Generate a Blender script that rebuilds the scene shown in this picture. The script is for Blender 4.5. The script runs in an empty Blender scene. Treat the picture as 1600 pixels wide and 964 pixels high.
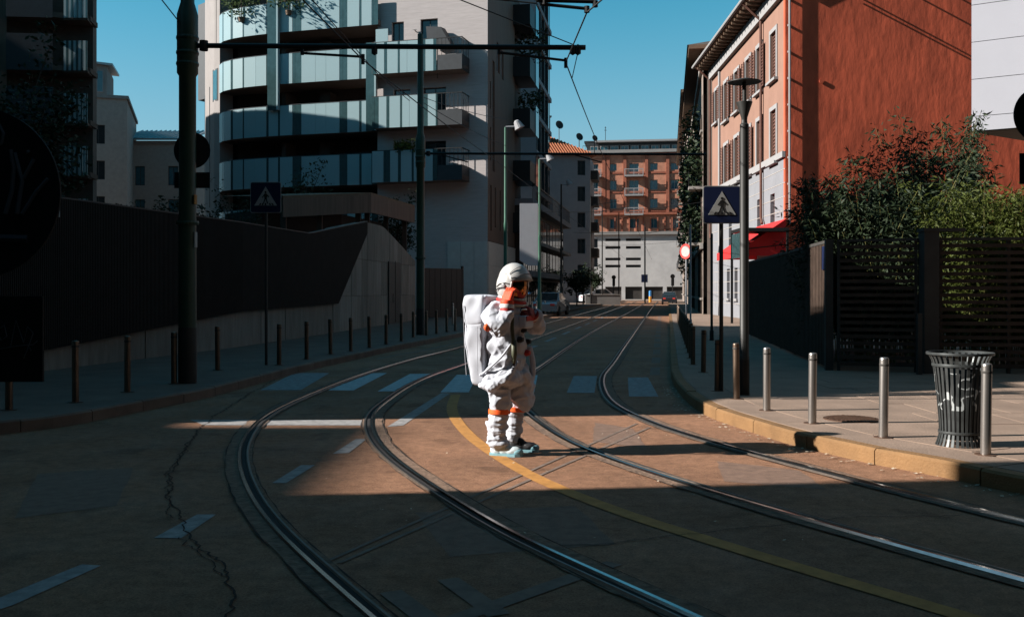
import bpy, bmesh, math, random
import numpy as np
from mathutils import Vector, Matrix, noise as mnoise

SC = bpy.context.scene
COL = SC.collection
random.seed(7); rng = np.random.default_rng(7)
R = math.radians

# ------------------------------------------------------------------ camera
CH, F = 1.65, 1556.0                 # eye height (m), focal length in px of a 1600 px wide frame
HX, HY = 800.0, 454.0                # principal column, horizon row
cam_d = bpy.data.cameras.new('camera'); cam = bpy.data.objects.new('camera', cam_d); COL.objects.link(cam)
cam.location = (0, 0, CH); cam.rotation_euler = (R(90), 0, 0)
cam_d.sensor_fit = 'HORIZONTAL'; cam_d.sensor_width = 36; cam_d.lens = 36*F/1600
cam_d.shift_y = -(482-HY)/1600
cam_d.clip_start = .05; cam_d.clip_end = 3000
SC.camera = cam

# ------------------------------------------------------------------ sky and sun
SUN_EL, SUN_SLOPE = R(27.5), .12     # light travels towards +X, slightly away from the camera
SUN_AZ = math.atan2(1, SUN_SLOPE)    # heading of the light, clockwise from +Y
world = bpy.data.worlds.new('World'); SC.world = world; world.use_nodes = True
wn = world.node_tree.nodes; wl = world.node_tree.links; wn.clear()
sky = wn.new('ShaderNodeTexSky'); sky.sky_type = 'NISHITA'; sky.sun_disc = False
sky.sun_elevation = SUN_EL; sky.sun_rotation = SUN_AZ + math.pi
sky.altitude = 100; sky.air_density = 1.0; sky.dust_density = .5; sky.ozone_density = 6.0
hs = wn.new('ShaderNodeHueSaturation'); hs.inputs['Hue'].default_value = .458; hs.inputs['Saturation'].default_value = 1.18
bg = wn.new('ShaderNodeBackground'); bg.inputs['Strength'].default_value = .05
wo = wn.new('ShaderNodeOutputWorld')
# pale haze low over the whole horizon
tc = wn.new('ShaderNodeTexCoord'); sx = wn.new('ShaderNodeSeparateXYZ'); hz_r = wn.new('ShaderNodeMapRange'); hz_r.interpolation_type = 'SMOOTHSTEP'
for k_, v_ in zip(('From Min', 'From Max', 'To Min', 'To Max'), (.0, .31, .85, .0)): hz_r.inputs[k_].default_value = v_
hz_m = wn.new('ShaderNodeMix'); hz_m.data_type = 'RGBA'; hz_m.inputs['B'].default_value = (2.55, 3.6, 4.3, 1)
wl.new(tc.outputs['Generated'], sx.inputs[0]); wl.new(sx.outputs[2], hz_r.inputs['Value']); wl.new(hz_r.outputs[0], hz_m.inputs['Factor'])
wl.new(sky.outputs[0], hs.inputs['Color']); wl.new(hs.outputs[0], hz_m.inputs['A']); wl.new(hz_m.outputs['Result'], bg.inputs[0]); wl.new(bg.outputs[0], wo.inputs[0])
sd = bpy.data.lights.new('sun', 'SUN'); sd.energy = 5; sd.angle = R(.5); sd.color = (1, .94, .875)
sun = bpy.data.objects.new('sun', sd); COL.objects.link(sun)
dv = Vector((math.cos(SUN_EL)*math.sin(SUN_AZ), math.cos(SUN_EL)*math.cos(SUN_AZ), -math.sin(SUN_EL)))
sun.rotation_euler = dv.to_track_quat('-Z', 'Y').to_euler(); sun.location = (-40, -5, 40)
vs = SC.view_settings; vs.view_transform = 'Standard'; vs.look = 'None'; vs.gamma = 1; vs.use_curve_mapping = False
vs.exposure = 1.45
SC.cycles.max_bounces = 6; SC.cycles.diffuse_bounces = 3; SC.cycles.glossy_bounces = 3; SC.cycles.transparent_max_bounces = 6
SC.cycles.use_denoising = True

# ------------------------------------------------------------------ helpers
def at(px, py, Y): return Vector(((px-HX)/F*Y, Y, CH-(py-HY)/F*Y))
def gp(px, py, z=0.):
    Y = F*(CH-z)/(py-HY); return Vector(((px-HX)/F*Y, Y, z))

MATS = {}; KA = .82          # one scale on all base colours, set together with the exposure
def M(name, col, rough=.8, metal=0., var=.15, scale=3., bump=0., bscale=60., spec=.3, col2=None, detail=5., stretch=None, emit=None):
    if name in MATS: return MATS[name]
    col = tuple(c*KA for c in col); col2 = tuple(c*KA for c in col2) if col2 else None
    m = bpy.data.materials.new(name); m.use_nodes = True; nt = m.node_tree; n = nt.nodes; l = nt.links
    b = n['Principled BSDF']; b.inputs['Roughness'].default_value = rough; b.inputs['Metallic'].default_value = metal
    b.inputs['Specular IOR Level'].default_value = spec
    g = n.new('ShaderNodeNewGeometry'); src = g.outputs['Position']
    if stretch:
        mp = n.new('ShaderNodeMapping'); mp.inputs['Scale'].default_value = stretch; l.new(src, mp.inputs['Vector']); src = mp.outputs[0]
    t = n.new('ShaderNodeTexNoise'); t.inputs['Scale'].default_value = scale; t.inputs['Detail'].default_value = detail; t.inputs['Roughness'].default_value = .65
    l.new(src, t.inputs['Vector'])
    r = n.new('ShaderNodeMapRange'); r.inputs['From Min'].default_value = .3; r.inputs['From Max'].default_value = .7
    l.new(t.outputs['Fac'], r.inputs['Value'])
    mx = n.new('ShaderNodeMix'); mx.data_type = 'RGBA'
    c2 = col2 or tuple(min(1, c*(1+var)) for c in col); c1 = tuple(c*(1-var) for c in col)
    mx.inputs['A'].default_value = (*c1, 1); mx.inputs['B'].default_value = (*c2, 1)
    l.new(r.outputs[0], mx.inputs['Factor']); l.new(mx.outputs['Result'], b.inputs['Base Color'])
    if bump:
        t2 = n.new('ShaderNodeTexNoise'); t2.inputs['Scale'].default_value = bscale; t2.inputs['Detail'].default_value = 4; l.new(src, t2.inputs['Vector'])
        bp = n.new('ShaderNodeBump'); bp.inputs['Strength'].default_value = min(1, bump); bp.inputs['Distance'].default_value = .02*max(1, bump)
        l.new(t2.outputs['Fac'], bp.inputs['Height']); l.new(bp.outputs[0], b.inputs['Normal'])
    if emit: b.inputs['Emission Color'].default_value = (*emit[0], 1); b.inputs['Emission Strength'].default_value = emit[1]
    MATS[name] = m; return m

def tag(o, label=None, cat=None, group=None, kind=None):
    if label: o['label'] = label
    if cat: o['category'] = cat
    if group: o['group'] = group
    if kind: o['kind'] = kind
    return o
def link(o, parent=None):
    COL.objects.link(o)
    if parent is not None: o.parent = parent
    return o
def empty(name, loc=(0, 0, 0), rz=0.):
    o = bpy.data.objects.new(name, None); o.empty_display_size = .2
    o.location = loc; o.rotation_euler = (0, 0, rz); return link(o)
def copy_tree(o, parent=None):
    c = o.copy(); link(c); c.parent = parent
    for ch in o.children: copy_tree(ch, c)
    return c
def obj(name, mesh, m=None, parent=None, loc=None, rz=None):
    if m is not None and not mesh.materials: mesh.materials.append(m)
    o = bpy.data.objects.new(name, mesh); link(o, parent)
    if loc is not None: o.location = loc
    if rz is not None: o.rotation_euler = (0, 0, rz)
    return o

class MB:
    """collects verts and faces of ONE part"""
    def __init__(s): s.v = []; s.f = []
    def add(s, vs, fs):
        k = len(s.v); s.v += [tuple(p) for p in vs]; s.f += [tuple(i+k for i in f) for f in fs]; return s
    def box(s, x0, x1, y0, y1, z0, z1):
        v = [(x, y, z) for z in (z0, z1) for y in (y0, y1) for x in (x0, x1)]
        return s.add(v, [(0, 2, 3, 1), (4, 5, 7, 6), (0, 1, 5, 4), (2, 6, 7, 3), (0, 4, 6, 2), (1, 3, 7, 5)])
    def prism(s, poly, z0, z1):
        n = len(poly); v = [(p[0], p[1], z0) for p in poly]+[(p[0], p[1], z1) for p in poly]
        return s.add(v, [tuple(range(n))[::-1], tuple(range(n, 2*n))]+[(i, (i+1) % n, n+(i+1) % n, n+i) for i in range(n)])
    def slab_xz(s, poly, y0, y1):       # polygon in x,z extruded along y
        n = len(poly); v = [(p[0], y0, p[1]) for p in poly]+[(p[0], y1, p[1]) for p in poly]
        return s.add(v, [tuple(range(n)), tuple(range(n, 2*n))[::-1]]+[((i+1) % n, i, n+i, n+(i+1) % n) for i in range(n)])
    def tube(s, pts, r, n=8, caps=True, flat=None):
        pts = [Vector(p) for p in pts]; rs = r if isinstance(r, (list, tuple)) else [r]*len(pts); k = len(s.v); up = Vector((0, 0, 1)); pa = None
        for i, p in enumerate(pts):
            d = (pts[min(i+1, len(pts)-1)]-pts[max(i-1, 0)]).normalized()
            if pa is None:
                a = d.cross(up)
                if a.length < 1e-3: a = d.cross(Vector((0, 1, 0)))
            else: a = pa-d*pa.dot(d)
            a.normalize(); pa = a; b = d.cross(a)
            for j in range(n):
                t = 2*math.pi*j/n; s.v.append(tuple(p+(a*math.cos(t)+b*math.sin(t))*rs[i]))
        for i in range(len(pts)-1):
            for j in range(n): s.f.append((k+i*n+j, k+i*n+(j+1) % n, k+(i+1)*n+(j+1) % n, k+(i+1)*n+j))
        if caps: s.f.append(tuple(k+j for j in range(n))[::-1]); s.f.append(tuple(k+(len(pts)-1)*n+j for j in range(n)))
        return s
    def lathe(s, prof, n=24, c=(0, 0, 0), caps=True):     # prof: (r,z) list, round Z
        k = len(s.v); m = len(prof)
        for r, z in prof:
            for j in range(n): t = 2*math.pi*j/n; s.v.append((c[0]+r*math.cos(t), c[1]+r*math.sin(t), c[2]+z))
        for i in range(m-1):
            for j in range(n): s.f.append((k+i*n+j, k+i*n+(j+1) % n, k+(i+1)*n+(j+1) % n, k+(i+1)*n+j))
        if caps and prof[0][0] > 1e-4: s.f.append(tuple(k+j for j in range(n))[::-1])
        if caps and prof[-1][0] > 1e-4: s.f.append(tuple(k+(m-1)*n+j for j in range(n)))
        return s
    def mesh(s, name, smooth=False):
        me = bpy.data.meshes.new(name); me.from_pydata(s.v, [], s.f); me.update()
        bm = bmesh.new(); bm.from_mesh(me); bmesh.ops.recalc_face_normals(bm, faces=bm.faces); bm.to_mesh(me); bm.free()
        if smooth: me.shade_smooth() if smooth is True else me.set_sharp_from_angle(angle=smooth); 
        if smooth not in (True, False): [setattr(p, 'use_smooth', True) for p in me.polygons]
        return me
    def build(s, name, m, parent=None, smooth=False, loc=None, rz=None): return obj(name, s.mesh(name, smooth), m, parent, loc, rz)

def quads(name, V, m, parent=None):        # V: (N,4,3) array of leaf quads -> one mesh
    N = len(V); me = bpy.data.meshes.new(name)
    me.vertices.add(N*4); me.vertices.foreach_set('co', np.asarray(V, dtype=np.float32).ravel())
    me.loops.add(N*4); me.loops.foreach_set('vertex_index', np.arange(N*4, dtype=np.int32))
    me.polygons.add(N); me.polygons.foreach_set('loop_start', np.arange(0, N*4, 4, dtype=np.int32))
    me.update(calc_edges=True); me.validate()
    return obj(name, me, m, parent)

def cr(points, step=.25):                  # Catmull-Rom resample of a 2D/3D polyline
    P = [Vector(p) for p in points]; P = [P[0]*2-P[1]]+P+[P[-1]*2-P[-2]]; out = []
    for i in range(1, len(P)-2):
        n = max(2, int((P[i+1]-P[i]).length/step))
        for k in range(n):
            t = k/n; a, b, c, d = P[i-1], P[i], P[i+1], P[i+2]
            out.append(.5*((2*b)+(c-a)*t+(2*a-5*b+4*c-d)*t*t+(3*b-a-3*c+d)*t**3))
    out.append(P[-2]); return out
def smooth_line(pts, it=6):
    pts = [p.copy() for p in pts]
    for _ in range(it):
        q = [p.copy() for p in pts]
        for i in range(1, len(pts)-1): pts[i] = q[i]*.5+(q[i-1]+q[i+1])*.25
    return pts
def offset(pts, d):                        # 2D offset to the right of the direction of travel for d>0
    out = []
    for i, p in enumerate(pts):
        t = pts[min(i+1, len(pts)-1)]-pts[max(i-1, 0)]; t = Vector((t.x, t.y)).normalized()
        out.append(Vector((p.x+t.y*d, p.y-t.x*d)))
    return out
def ribbon(mb, L, Rr, z):
    k = len(mb.v); n = len(L)
    for a, b in zip(L, Rr): mb.v.append((a.x, a.y, z)); mb.v.append((b.x, b.y, z))
    for i in range(n-1): mb.f.append((k+2*i, k+2*i+1, k+2*i+3, k+2*i+2))
    return mb

class Facade:
    """local frame of a wall: x runs right as seen from outside, y into the building, z up"""
    def __init__(s, name, p0, p1):
        s.p0 = Vector((p0[0], p0[1])); s.p1 = Vector((p1[0], p1[1])); d = s.p1-s.p0; s.L = d.length; s.d = d.normalized()
        s.root = empty(name, (s.p0.x, s.p0.y, 0), math.atan2(d.y, d.x))
    def u(s, px, off=0.):                  # along the wall where column px meets it (off: metres out of the wall)
        k = (px-HX)/F; n = Vector((s.d.y, -s.d.x)); q = s.p0+n*off
        return (k*q.y-q.x)/(s.d.x-k*s.d.y)
    def Y(s, u, off=0.): return s.p0.y+s.d.y*u-s.d.x*off
    def z(s, px, py, off=0.): return CH+(HY-py)/F*s.Y(s.u(px, off), off)
    def side(s, p0, p1, name='side_frame'): # second wall frame in the same root: matrix for local coords
        a = Vector((p0[0], p0[1])); b = Vector((p1[0], p1[1]))
        return Facade2(s, a, b)
class Facade2(Facade):
    def __init__(s, base, a, b):
        s.p0 = a; s.p1 = b; s.L = (b-a).length; s.d = (b-a).normalized(); s.base = base; s.root = base.root
        w = Matrix.Translation((a.x, a.y, 0)) @ Matrix.Rotation(math.atan2(s.d.y, s.d.x), 4, 'Z')
        s.m = (Matrix.Translation((base.p0.x, base.p0.y, 0)) @ Matrix.Rotation(math.atan2(base.d.y, base.d.x), 4, 'Z')).inverted() @ w

def holed(mb, u0, u1, z0, z1, holes, dep=.22):   # wall sheet with real openings and reveals
    us = sorted({u0, u1, *[h[0] for h in holes], *[h[1] for h in holes]}); zs = sorted({z0, z1, *[h[2] for h in holes], *[h[3] for h in holes]})
    us = [u for u in us if u0 <= u <= u1]; zs = [z for z in zs if z0 <= z <= z1]
    for a, b in zip(us, us[1:]):
        for c, d in zip(zs, zs[1:]):
            mu, mz = (a+b)/2, (c+d)/2
            if any(h[0] < mu < h[1] and h[2] < mz < h[3] for h in holes): continue
            mb.add([(a, 0, c), (b, 0, c), (b, 0, d), (a, 0, d)], [(0, 1, 2, 3)])
    for a, b, c, d in holes:
        mb.add([(a, 0, c), (a, 0, d), (a, dep, d), (a, dep, c)], [(0, 1, 2, 3)]); mb.add([(b, 0, c), (b, 0, d), (b, dep, d), (b, dep, c)], [(3, 2, 1, 0)])
        mb.add([(a, 0, c), (b, 0, c), (b, dep, c), (a, dep, c)], [(3, 2, 1, 0)]); mb.add([(a, 0, d), (b, 0, d), (b, dep, d), (a, dep, d)], [(0, 1, 2, 3)])
    return mb
_WC = {}
def window(root, u0, u1, z0, z1, fm, pm, dep=.2, bars=1, fw=.07, sub=None, mtx=None, name='window'):
    """frame at the back of the reveal, pane as sub-part; returns the window"""
    w, h = round(u1-u0, 3), round(z1-z0, 3); key = (w, h, bars, fw, fm.name)
    if key not in _WC:
        b = MB(); b.box(0, fw, 0, .06, 0, h); b.box(w-fw, w, 0, .06, 0, h); b.box(fw, w-fw, 0, .06, 0, fw); b.box(fw, w-fw, 0, .06, h-fw, h)
        for k in range(bars): x = w*(k+1)/(bars+1); b.box(x-fw*.4, x+fw*.4, .002, .058, fw, h-fw)
        me = b.mesh('window'); me.materials.append(fm); p = MB().box(fw*.5, w-fw*.5, .025, .035, fw*.5, h-fw*.5).mesh('pane'); p.materials.append(pm); _WC[key] = (me, p)
    me, p = _WC[key]
    o = obj(name, me, None, root); o.location = (u0, dep-.07, z0)
    if mtx is not None: o.matrix_local = mtx @ Matrix.Translation((u0, dep-.07, z0))
    obj('pane', p, None, o); return o
# ------------------------------------------------------------------ materials
def asphalt():
    m = bpy.data.materials.new('asphalt'); m.use_nodes = True; n = m.node_tree.nodes; l = m.node_tree.links; b = n['Principled BSDF']
    g = n.new('ShaderNodeNewGeometry')
    def nz(s, d=5, ro=.6):
        t = n.new('ShaderNodeTexNoise'); t.inputs['Scale'].default_value = s; t.inputs['Detail'].default_value = d; t.inputs['Roughness'].default_value = ro; l.new(g.outputs['Position'], t.inputs['Vector']); return t.outputs['Fac']
    def mr(a, f0, f1, t0, t1):
        r = n.new('ShaderNodeMapRange'); l.new(a, r.inputs['Value'])
        for k, v in zip(('From Min', 'From Max', 'To Min', 'To Max'), (f0, f1, t0, t1)): r.inputs[k].default_value = v
        return r.outputs[0]
    mx = n.new('ShaderNodeMix'); mx.data_type = 'RGBA'; mx.inputs['A'].default_value = (.162, .087, .053, 1); mx.inputs['B'].default_value = (.258, .136, .081, 1)
    l.new(mr(nz(.45, 6), .32, .7, 0, 1), mx.inputs['Factor'])
    m2 = n.new('ShaderNodeMix'); m2.data_type = 'RGBA'; m2.blend_type = 'MULTIPLY'; m2.inputs['Factor'].default_value = 1
    v = n.new('ShaderNodeCombineColor'); sp = mr(nz(62, 3, .8), .3, .7, .5, 1.45)
    for k in range(3): l.new(sp, v.inputs[k])
    l.new(mx.outputs['Result'], m2.inputs['A']); l.new(v.outputs[0], m2.inputs['B'])
    m3 = n.new('ShaderNodeMix'); m3.data_type = 'RGBA'; m3.blend_type = 'MULTIPLY'; m3.inputs['Factor'].default_value = 1
    v3 = n.new('ShaderNodeCombineColor'); sp3 = mr(nz(9, 7, .75), .35, .62, .70, 1.16)
    for k in range(3): l.new(sp3, v3.inputs[k])
    l.new(m2.outputs['Result'], m3.inputs['A']); l.new(v3.outputs[0], m3.inputs['B']); l.new(m3.outputs['Result'], b.inputs['Base Color'])
    m4 = n.new('ShaderNodeMix'); m4.data_type = 'RGBA'; m4.blend_type = 'MULTIPLY'; m4.inputs['Factor'].default_value = 1
    v4 = n.new('ShaderNodeCombineColor'); sp4 = mr(nz(1.7, 3, .5), .60, .68, 1., .72)
    for k in range(3): l.new(sp4, v4.inputs[k])
    l.new(m3.outputs['Result'], m4.inputs['A']); l.new(v4.outputs[0], m4.inputs['B']); l.new(m4.outputs['Result'], b.inputs['Base Color'])
    l.new(mr(nz(1.2, 4), .3, .7, .62, .9), b.inputs['Roughness']); b.inputs['Specular IOR Level'].default_value = .12
    bp = n.new('ShaderNodeBump'); bp.inputs['Strength'].default_value = .55; bp.inputs['Distance'].default_value = .012; l.new(nz(130, 3, .8), bp.inputs['Height']); l.new(bp.outputs[0], b.inputs['Normal'])
    MATS['asphalt'] = m; return m
asphalt()
def frosted(name, col, tr=.25, rough=.22):
    m = bpy.data.materials.new(name); m.use_nodes = True; n = m.node_tree.nodes; l = m.node_tree.links; b = n['Principled BSDF']
    b.inputs['Base Color'].default_value = (*col, 1); b.inputs['Roughness'].default_value = rough; b.inputs['Specular IOR Level'].default_value = .12 if 'leaf' in name else .5
    t = n.new('ShaderNodeBsdfTranslucent'); t.inputs[0].default_value = (*col, 1); ms = n.new('ShaderNodeMixShader'); ms.inputs[0].default_value = tr
    l.new(b.outputs[0], ms.inputs[1]); l.new(t.outputs[0], ms.inputs[2]); l.new(ms.outputs[0], n['Material Output'].inputs[0]); MATS[name] = m; return m
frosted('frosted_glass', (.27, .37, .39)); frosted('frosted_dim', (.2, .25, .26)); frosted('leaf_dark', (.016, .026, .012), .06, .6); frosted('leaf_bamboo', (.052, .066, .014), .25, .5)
frosted('leaf_mid', (.05, .075, .03), .3, .5); frosted('canvas_red', (.55, .02, .02), .3, .8)
M('teal_glass', (.03, .062, .066), .12, spec=.5, var=.2)
M('glass', (.018, .026, .03), .04, spec=.6, var=.1)
M('blue_glass', (.03, .10, .13), .06, spec=.6, var=.2)
M('ground', (.09, .075, .06), .95, var=.3, scale=.4)
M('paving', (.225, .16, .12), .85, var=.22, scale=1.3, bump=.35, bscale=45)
M('kerb', (.185, .10, .04), .8, var=.22, scale=2.2, bump=.4, bscale=40)
M('kerb_plain', (.15, .105, .08), .85, var=.25, scale=2, bump=.3)
M('paint_white', (.24, .23, .225), .8, var=.38, scale=9, detail=8)
M('paint_worn', (.16, .115, .09), .85, var=.35, scale=7, detail=8)
M('paint_yellow', (.40, .185, .045), .8, var=.28, scale=8, detail=8)
M('rail_steel', (.34, .335, .33), .17, 1., var=.2, scale=14)
M('rail_dull', (.11, .09, .075), .45, .8, var=.3, scale=8)
M('mastic', (.155, .098, .066), .9, var=.5, scale=12, bump=.8, bscale=30)
M('groove', (.012, .01, .01), .9, var=.3)
M('crack', (.03, .02, .015), 1., var=.3)
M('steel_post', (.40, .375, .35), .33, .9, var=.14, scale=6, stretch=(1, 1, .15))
M('shaded_post', (.16, .115, .085), .4, .8, var=.2, scale=6)  # for bollards out of the sun, shade put into the steel colour
M('pole_green', (.016, .045, .026), .45, var=.2, scale=5, spec=.4)
M('pole_green_pale', (.028, .10, .064), .4, var=.15, scale=5, spec=.4)
M('pole_dark', (.022, .022, .02), .5, var=.2)
M('black_metal', (.010, .010, .010), .5, var=.2, spec=.25)
M('sign_back', (.022, .022, .021), .75, var=.25, scale=6, spec=.1)
M('sign_blue', (.006, .012, .045), .45, var=.1)
M('sign_white', (.33, .33, .315), .6, var=.1, scale=10)
M('sign_black', (.008, .008, .008), .6)
M('sign_red', (.55, .04, .03), .5)
M('wall_cladding', (.02, .017, .0145), .75, var=.2, spec=.15)
M('board_concrete', (.175, .158, .135), .9, var=.24, scale=1.6, bump=.5, bscale=20, stretch=(3, 3, .5))
M('wood_dark', (.062, .042, .032), .75, var=.35, scale=4, spec=.15)
M('gate_metal', (.05, .046, .042), .6, var=.2, spec=.25)
M('pink_brick', (.37, .335, .325), .9, var=.1, scale=2.2, bump=.3, bscale=18, stretch=(.5, .5, 5))
M('pale_render', (.235, .215, .205), .9, var=.07, scale=1.1)
M('soffit', (.16, .125, .105), .9, var=.1)
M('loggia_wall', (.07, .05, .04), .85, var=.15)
M('brown_cladding', (.12, .078, .058), .8, var=.25, scale=2, stretch=(4, 4, .15))
M('stone_blue', (.40, .40, .38), .7, var=.08)
M('dark_panel', (.022, .026, .03), .6, var=.2)
M('dark_facade', (.030, .025, .022), .75, var=.3, scale=.8)
M('orange_render', (.23, .13, .095), .92, var=.08, scale=.9, bump=.25, bscale=4)
M('red_render', (.42, .076, .034), .95, var=.26, scale=1.1, bump=1.0, bscale=2.6, detail=9, stretch=(1.4, 1.4, .55))
M('white_render', (.185, .19, .205), .9, var=.07, scale=1.2)
M('trim_white', (.25, .245, .245), .85, var=.06)
M('shutter', (.10, .045, .032), .7, var=.25, scale=4)
M('roof_tile', (.30, .10, .045), .9, var=.25, scale=3)
M('roof_metal', (.30, .32, .33), .45, .6, var=.12)
M('eave_wood', (.13, .085, .055), .85, var=.2)
M('end_brick', (.40, .175, .11), .9, var=.22, scale=1.2, bump=.3, bscale=6)
M('end_brick_dark', (.26, .085, .05), .9, var=.2)
M('end_white', (.41, .395, .385), .9, var=.12, scale=.6)
M('metal_panel', (.32, .325, .36), .5, var=.03, scale=.7)
M('beige_soffit', (.42, .33, .25), .85, var=.06)
M('city_render', (.20, .16, .135), .9, var=.15, scale=.6)
M('city_grey', (.22, .21, .20), .9, var=.15, scale=.6)
M('beige_far', (.30, .275, .25), .9, var=.1)
M('bark', (.05, .037, .028), .95, var=.3)
M('culm', (.16, .15, .05), .6, var=.25)
M('wire', (.012, .012, .012), .6)
M('bin_metal', (.06, .066, .066), .45, .5, var=.3, scale=8)
M('liner', (.012, .012, .012), .6)
M('suit', (.47, .49, .54), .85, var=.05, scale=5, spec=.2)
M('suit_pack', (.475, .495, .545), .8, var=.05, scale=4, spec=.2)
M('helmet', (.42, .415, .40), .32, var=.1, scale=10, spec=.5)
M('orange_band', (.85, .12, .02), .6, var=.1)
M('red_trim', (.42, .025, .02), .6, var=.15)
M('glove_red', (.75, .075, .025), .65, var=.2, scale=14)
M('glove_dark', (.30, .03, .022), .65, var=.25, scale=14)
M('glove_white', (.62, .60, .58), .8, var=.15, scale=16)
M('hose', (.07, .075, .045), .5, var=.2)
M('rubber', (.012, .012, .014), .6)
M('shoe', (.52, .60, .62), .6, var=.15, scale=14)
M('shoe_teal', (.20, .38, .43), .6, var=.12, scale=12)
M('visor', (.35, .13, .045), .06, 1., var=.1)
M('chrome', (.5, .5, .5), .2, 1.)
M('car_white', (.55, .56, .58), .25, var=.03, spec=.6)
M('car_dark', (.02, .022, .026), .2, var=.1, spec=.6)
M('car_silver', (.30, .32, .34), .25, .4, var=.05, spec=.6)
M('tyre', (.015, .015, .015), .8)
M('lamp_grey', (.25, .25, .26), .5, var=.1)
M('banner_white', (.42, .42, .44), .6, var=.03)
M('litter', (.5, .42, .32), .9, var=.3)
M('manhole', (.10, .055, .035), .6, .5, var=.3, scale=9)
M('city_dark', (.06, .052, .046), .9, var=.2, scale=.8)
M('twin_wall', (.05, .038, .03), .9, var=.2)
M('paint_zebra', (.36, .44, .47), .8, var=.3, scale=9, detail=8)
M('patch', (.17, .105, .075), .85, var=.25, scale=9, bump=.4, bscale=120)
M('board_concrete_pale', (.21, .19, .165), .9, var=.24, scale=1.6, bump=.5, bscale=20, stretch=(3, 3, .5))
M('board_concrete_dark', (.15, .135, .115), .9, var=.28, scale=1.6, bump=.5, bscale=20, stretch=(3, 3, .5))
M('zebra_worn', (.20, .225, .235), .8, var=.4, scale=9, detail=8)
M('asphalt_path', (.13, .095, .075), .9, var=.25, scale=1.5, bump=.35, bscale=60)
M('seam', (.40, .41, .45), .9)
# ------------------------------------------------------------------ ground, road, pavements
V2 = lambda x, y: Vector((x, y))
tag(MB().add([(-900, -500, -.03), (900, -500, -.03), (900, 1500, -.03), (-900, 1500, -.03)], [(0, 1, 2, 3)]).build('ground', MATS['ground']), 'dusty city ground reaching the horizon', None, None, 'structure')
road = tag(MB().add([(-75, -60, 0), (75, -60, 0), (75, 175, 0), (-75, 175, 0)], [(0, 1, 2, 3)]).build('road', MATS['asphalt']), 'brown asphalt street with curving tram rails and worn markings', None, None, 'structure')

RC = cr([V2(9.5, -8), V2(7.2, 0), V2(5.9, 4), V2(5.0, 6.2), V2(4.35, 7.6), V2(3.96, 8.42), V2(3.72, 9.0), V2(3.44, 9.45), V2(3.22, 10.03), V2(3.0, 10.6), V2(2.8, 11.56), V2(2.6, 12.7), V2(2.56, 13.65), V2(2.64, 15.4), V2(2.9, 17.95), V2(3.5, 22), V2(7.24, 45.8), V2(14.3, 91), V2(23, 147)], .2)
LC = cr([V2(-9.6, 7.6), V2(-8.2, 8.3), V2(-7.0, 9.6), V2(-5.9, 11.36), V2(-5.4, 12.22), V2(-4.97, 14.03), V2(-4.7, 15.3), V2(-4.5, 17.6), V2(-4.2, 20.6), V2(-3.62, 24.57), V2(-3.3, 26.8), V2(-1.65, 36.7), V2(2.4, 63), V2(9.0, 106), V2(17, 150)], .2)
KH = .15
def pavement(name, line, far, label, side, m='paving'):
    inner = offset(line, .155*side)
    poly = [(p.x, p.y) for p in inner]+far
    return tag(MB().prism(poly, -.05, KH-.004).build(name, MATS[m]), label, None, None, 'structure')
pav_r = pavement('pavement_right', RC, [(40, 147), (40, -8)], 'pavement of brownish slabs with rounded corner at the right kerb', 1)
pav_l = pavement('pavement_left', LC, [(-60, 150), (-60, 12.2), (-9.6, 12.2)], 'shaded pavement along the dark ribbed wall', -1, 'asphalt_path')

def kerb_run(line, side, parent, ymax, m, step=1.0):
    acc = 0; i0 = 0; rest = None
    for i in range(1, len(line)):
        acc += (line[i]-line[i-1]).length
        if acc >= step:
            seg = [p.copy() for p in line[i0:i+1]]
            g = (seg[-1]-seg[0]).normalized()*.006; seg[0] += g; seg[-1] -= g
            if len(seg) > 4: seg = [seg[0], seg[len(seg)//3], seg[2*len(seg)//3], seg[-1]]
            dz = random.uniform(-.004, .004); b = MB(); n = len(seg); prof = [(.0, -.05), (.0, KH-.022), (.022, KH), (.152, KH)]
            for d, z in prof:
                for p in offset(seg, d*side): b.v.append((p.x, p.y, z+(dz if z > 0 else 0)))
            for q in range(len(prof)-1):
                for k in range(n-1): b.f.append((q*n+k, q*n+k+1, (q+1)*n+k+1, (q+1)*n+k))
            for e in (0, n-1): b.f.append(tuple(q*n+e for q in range(len(prof))))
            b.build('kerb_stone', m, parent); acc = 0; i0 = i
            if line[i].y > ymax: rest = i; break
    if rest:
        L = line[rest::8]; b = MB(); o = offset(L, .152*side); n = len(L)
        for p in L: b.v += [(p.x, p.y, -.05), (p.x, p.y, KH)]
        for p in o: b.v.append((p.x, p.y, KH))
        for k in range(n-1): b.f += [(2*k, 2*k+2, 2*k+3, 2*k+1), (2*k+1, 2*k+3, 2*n+k+1, 2*n+k)]
        b.build('kerb_run', m, parent)
kerb_run(RC, 1, pav_r, 40, MATS['kerb']); kerb_run(LC, -1, pav_l, 40, MATS['kerb_plain'])
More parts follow.
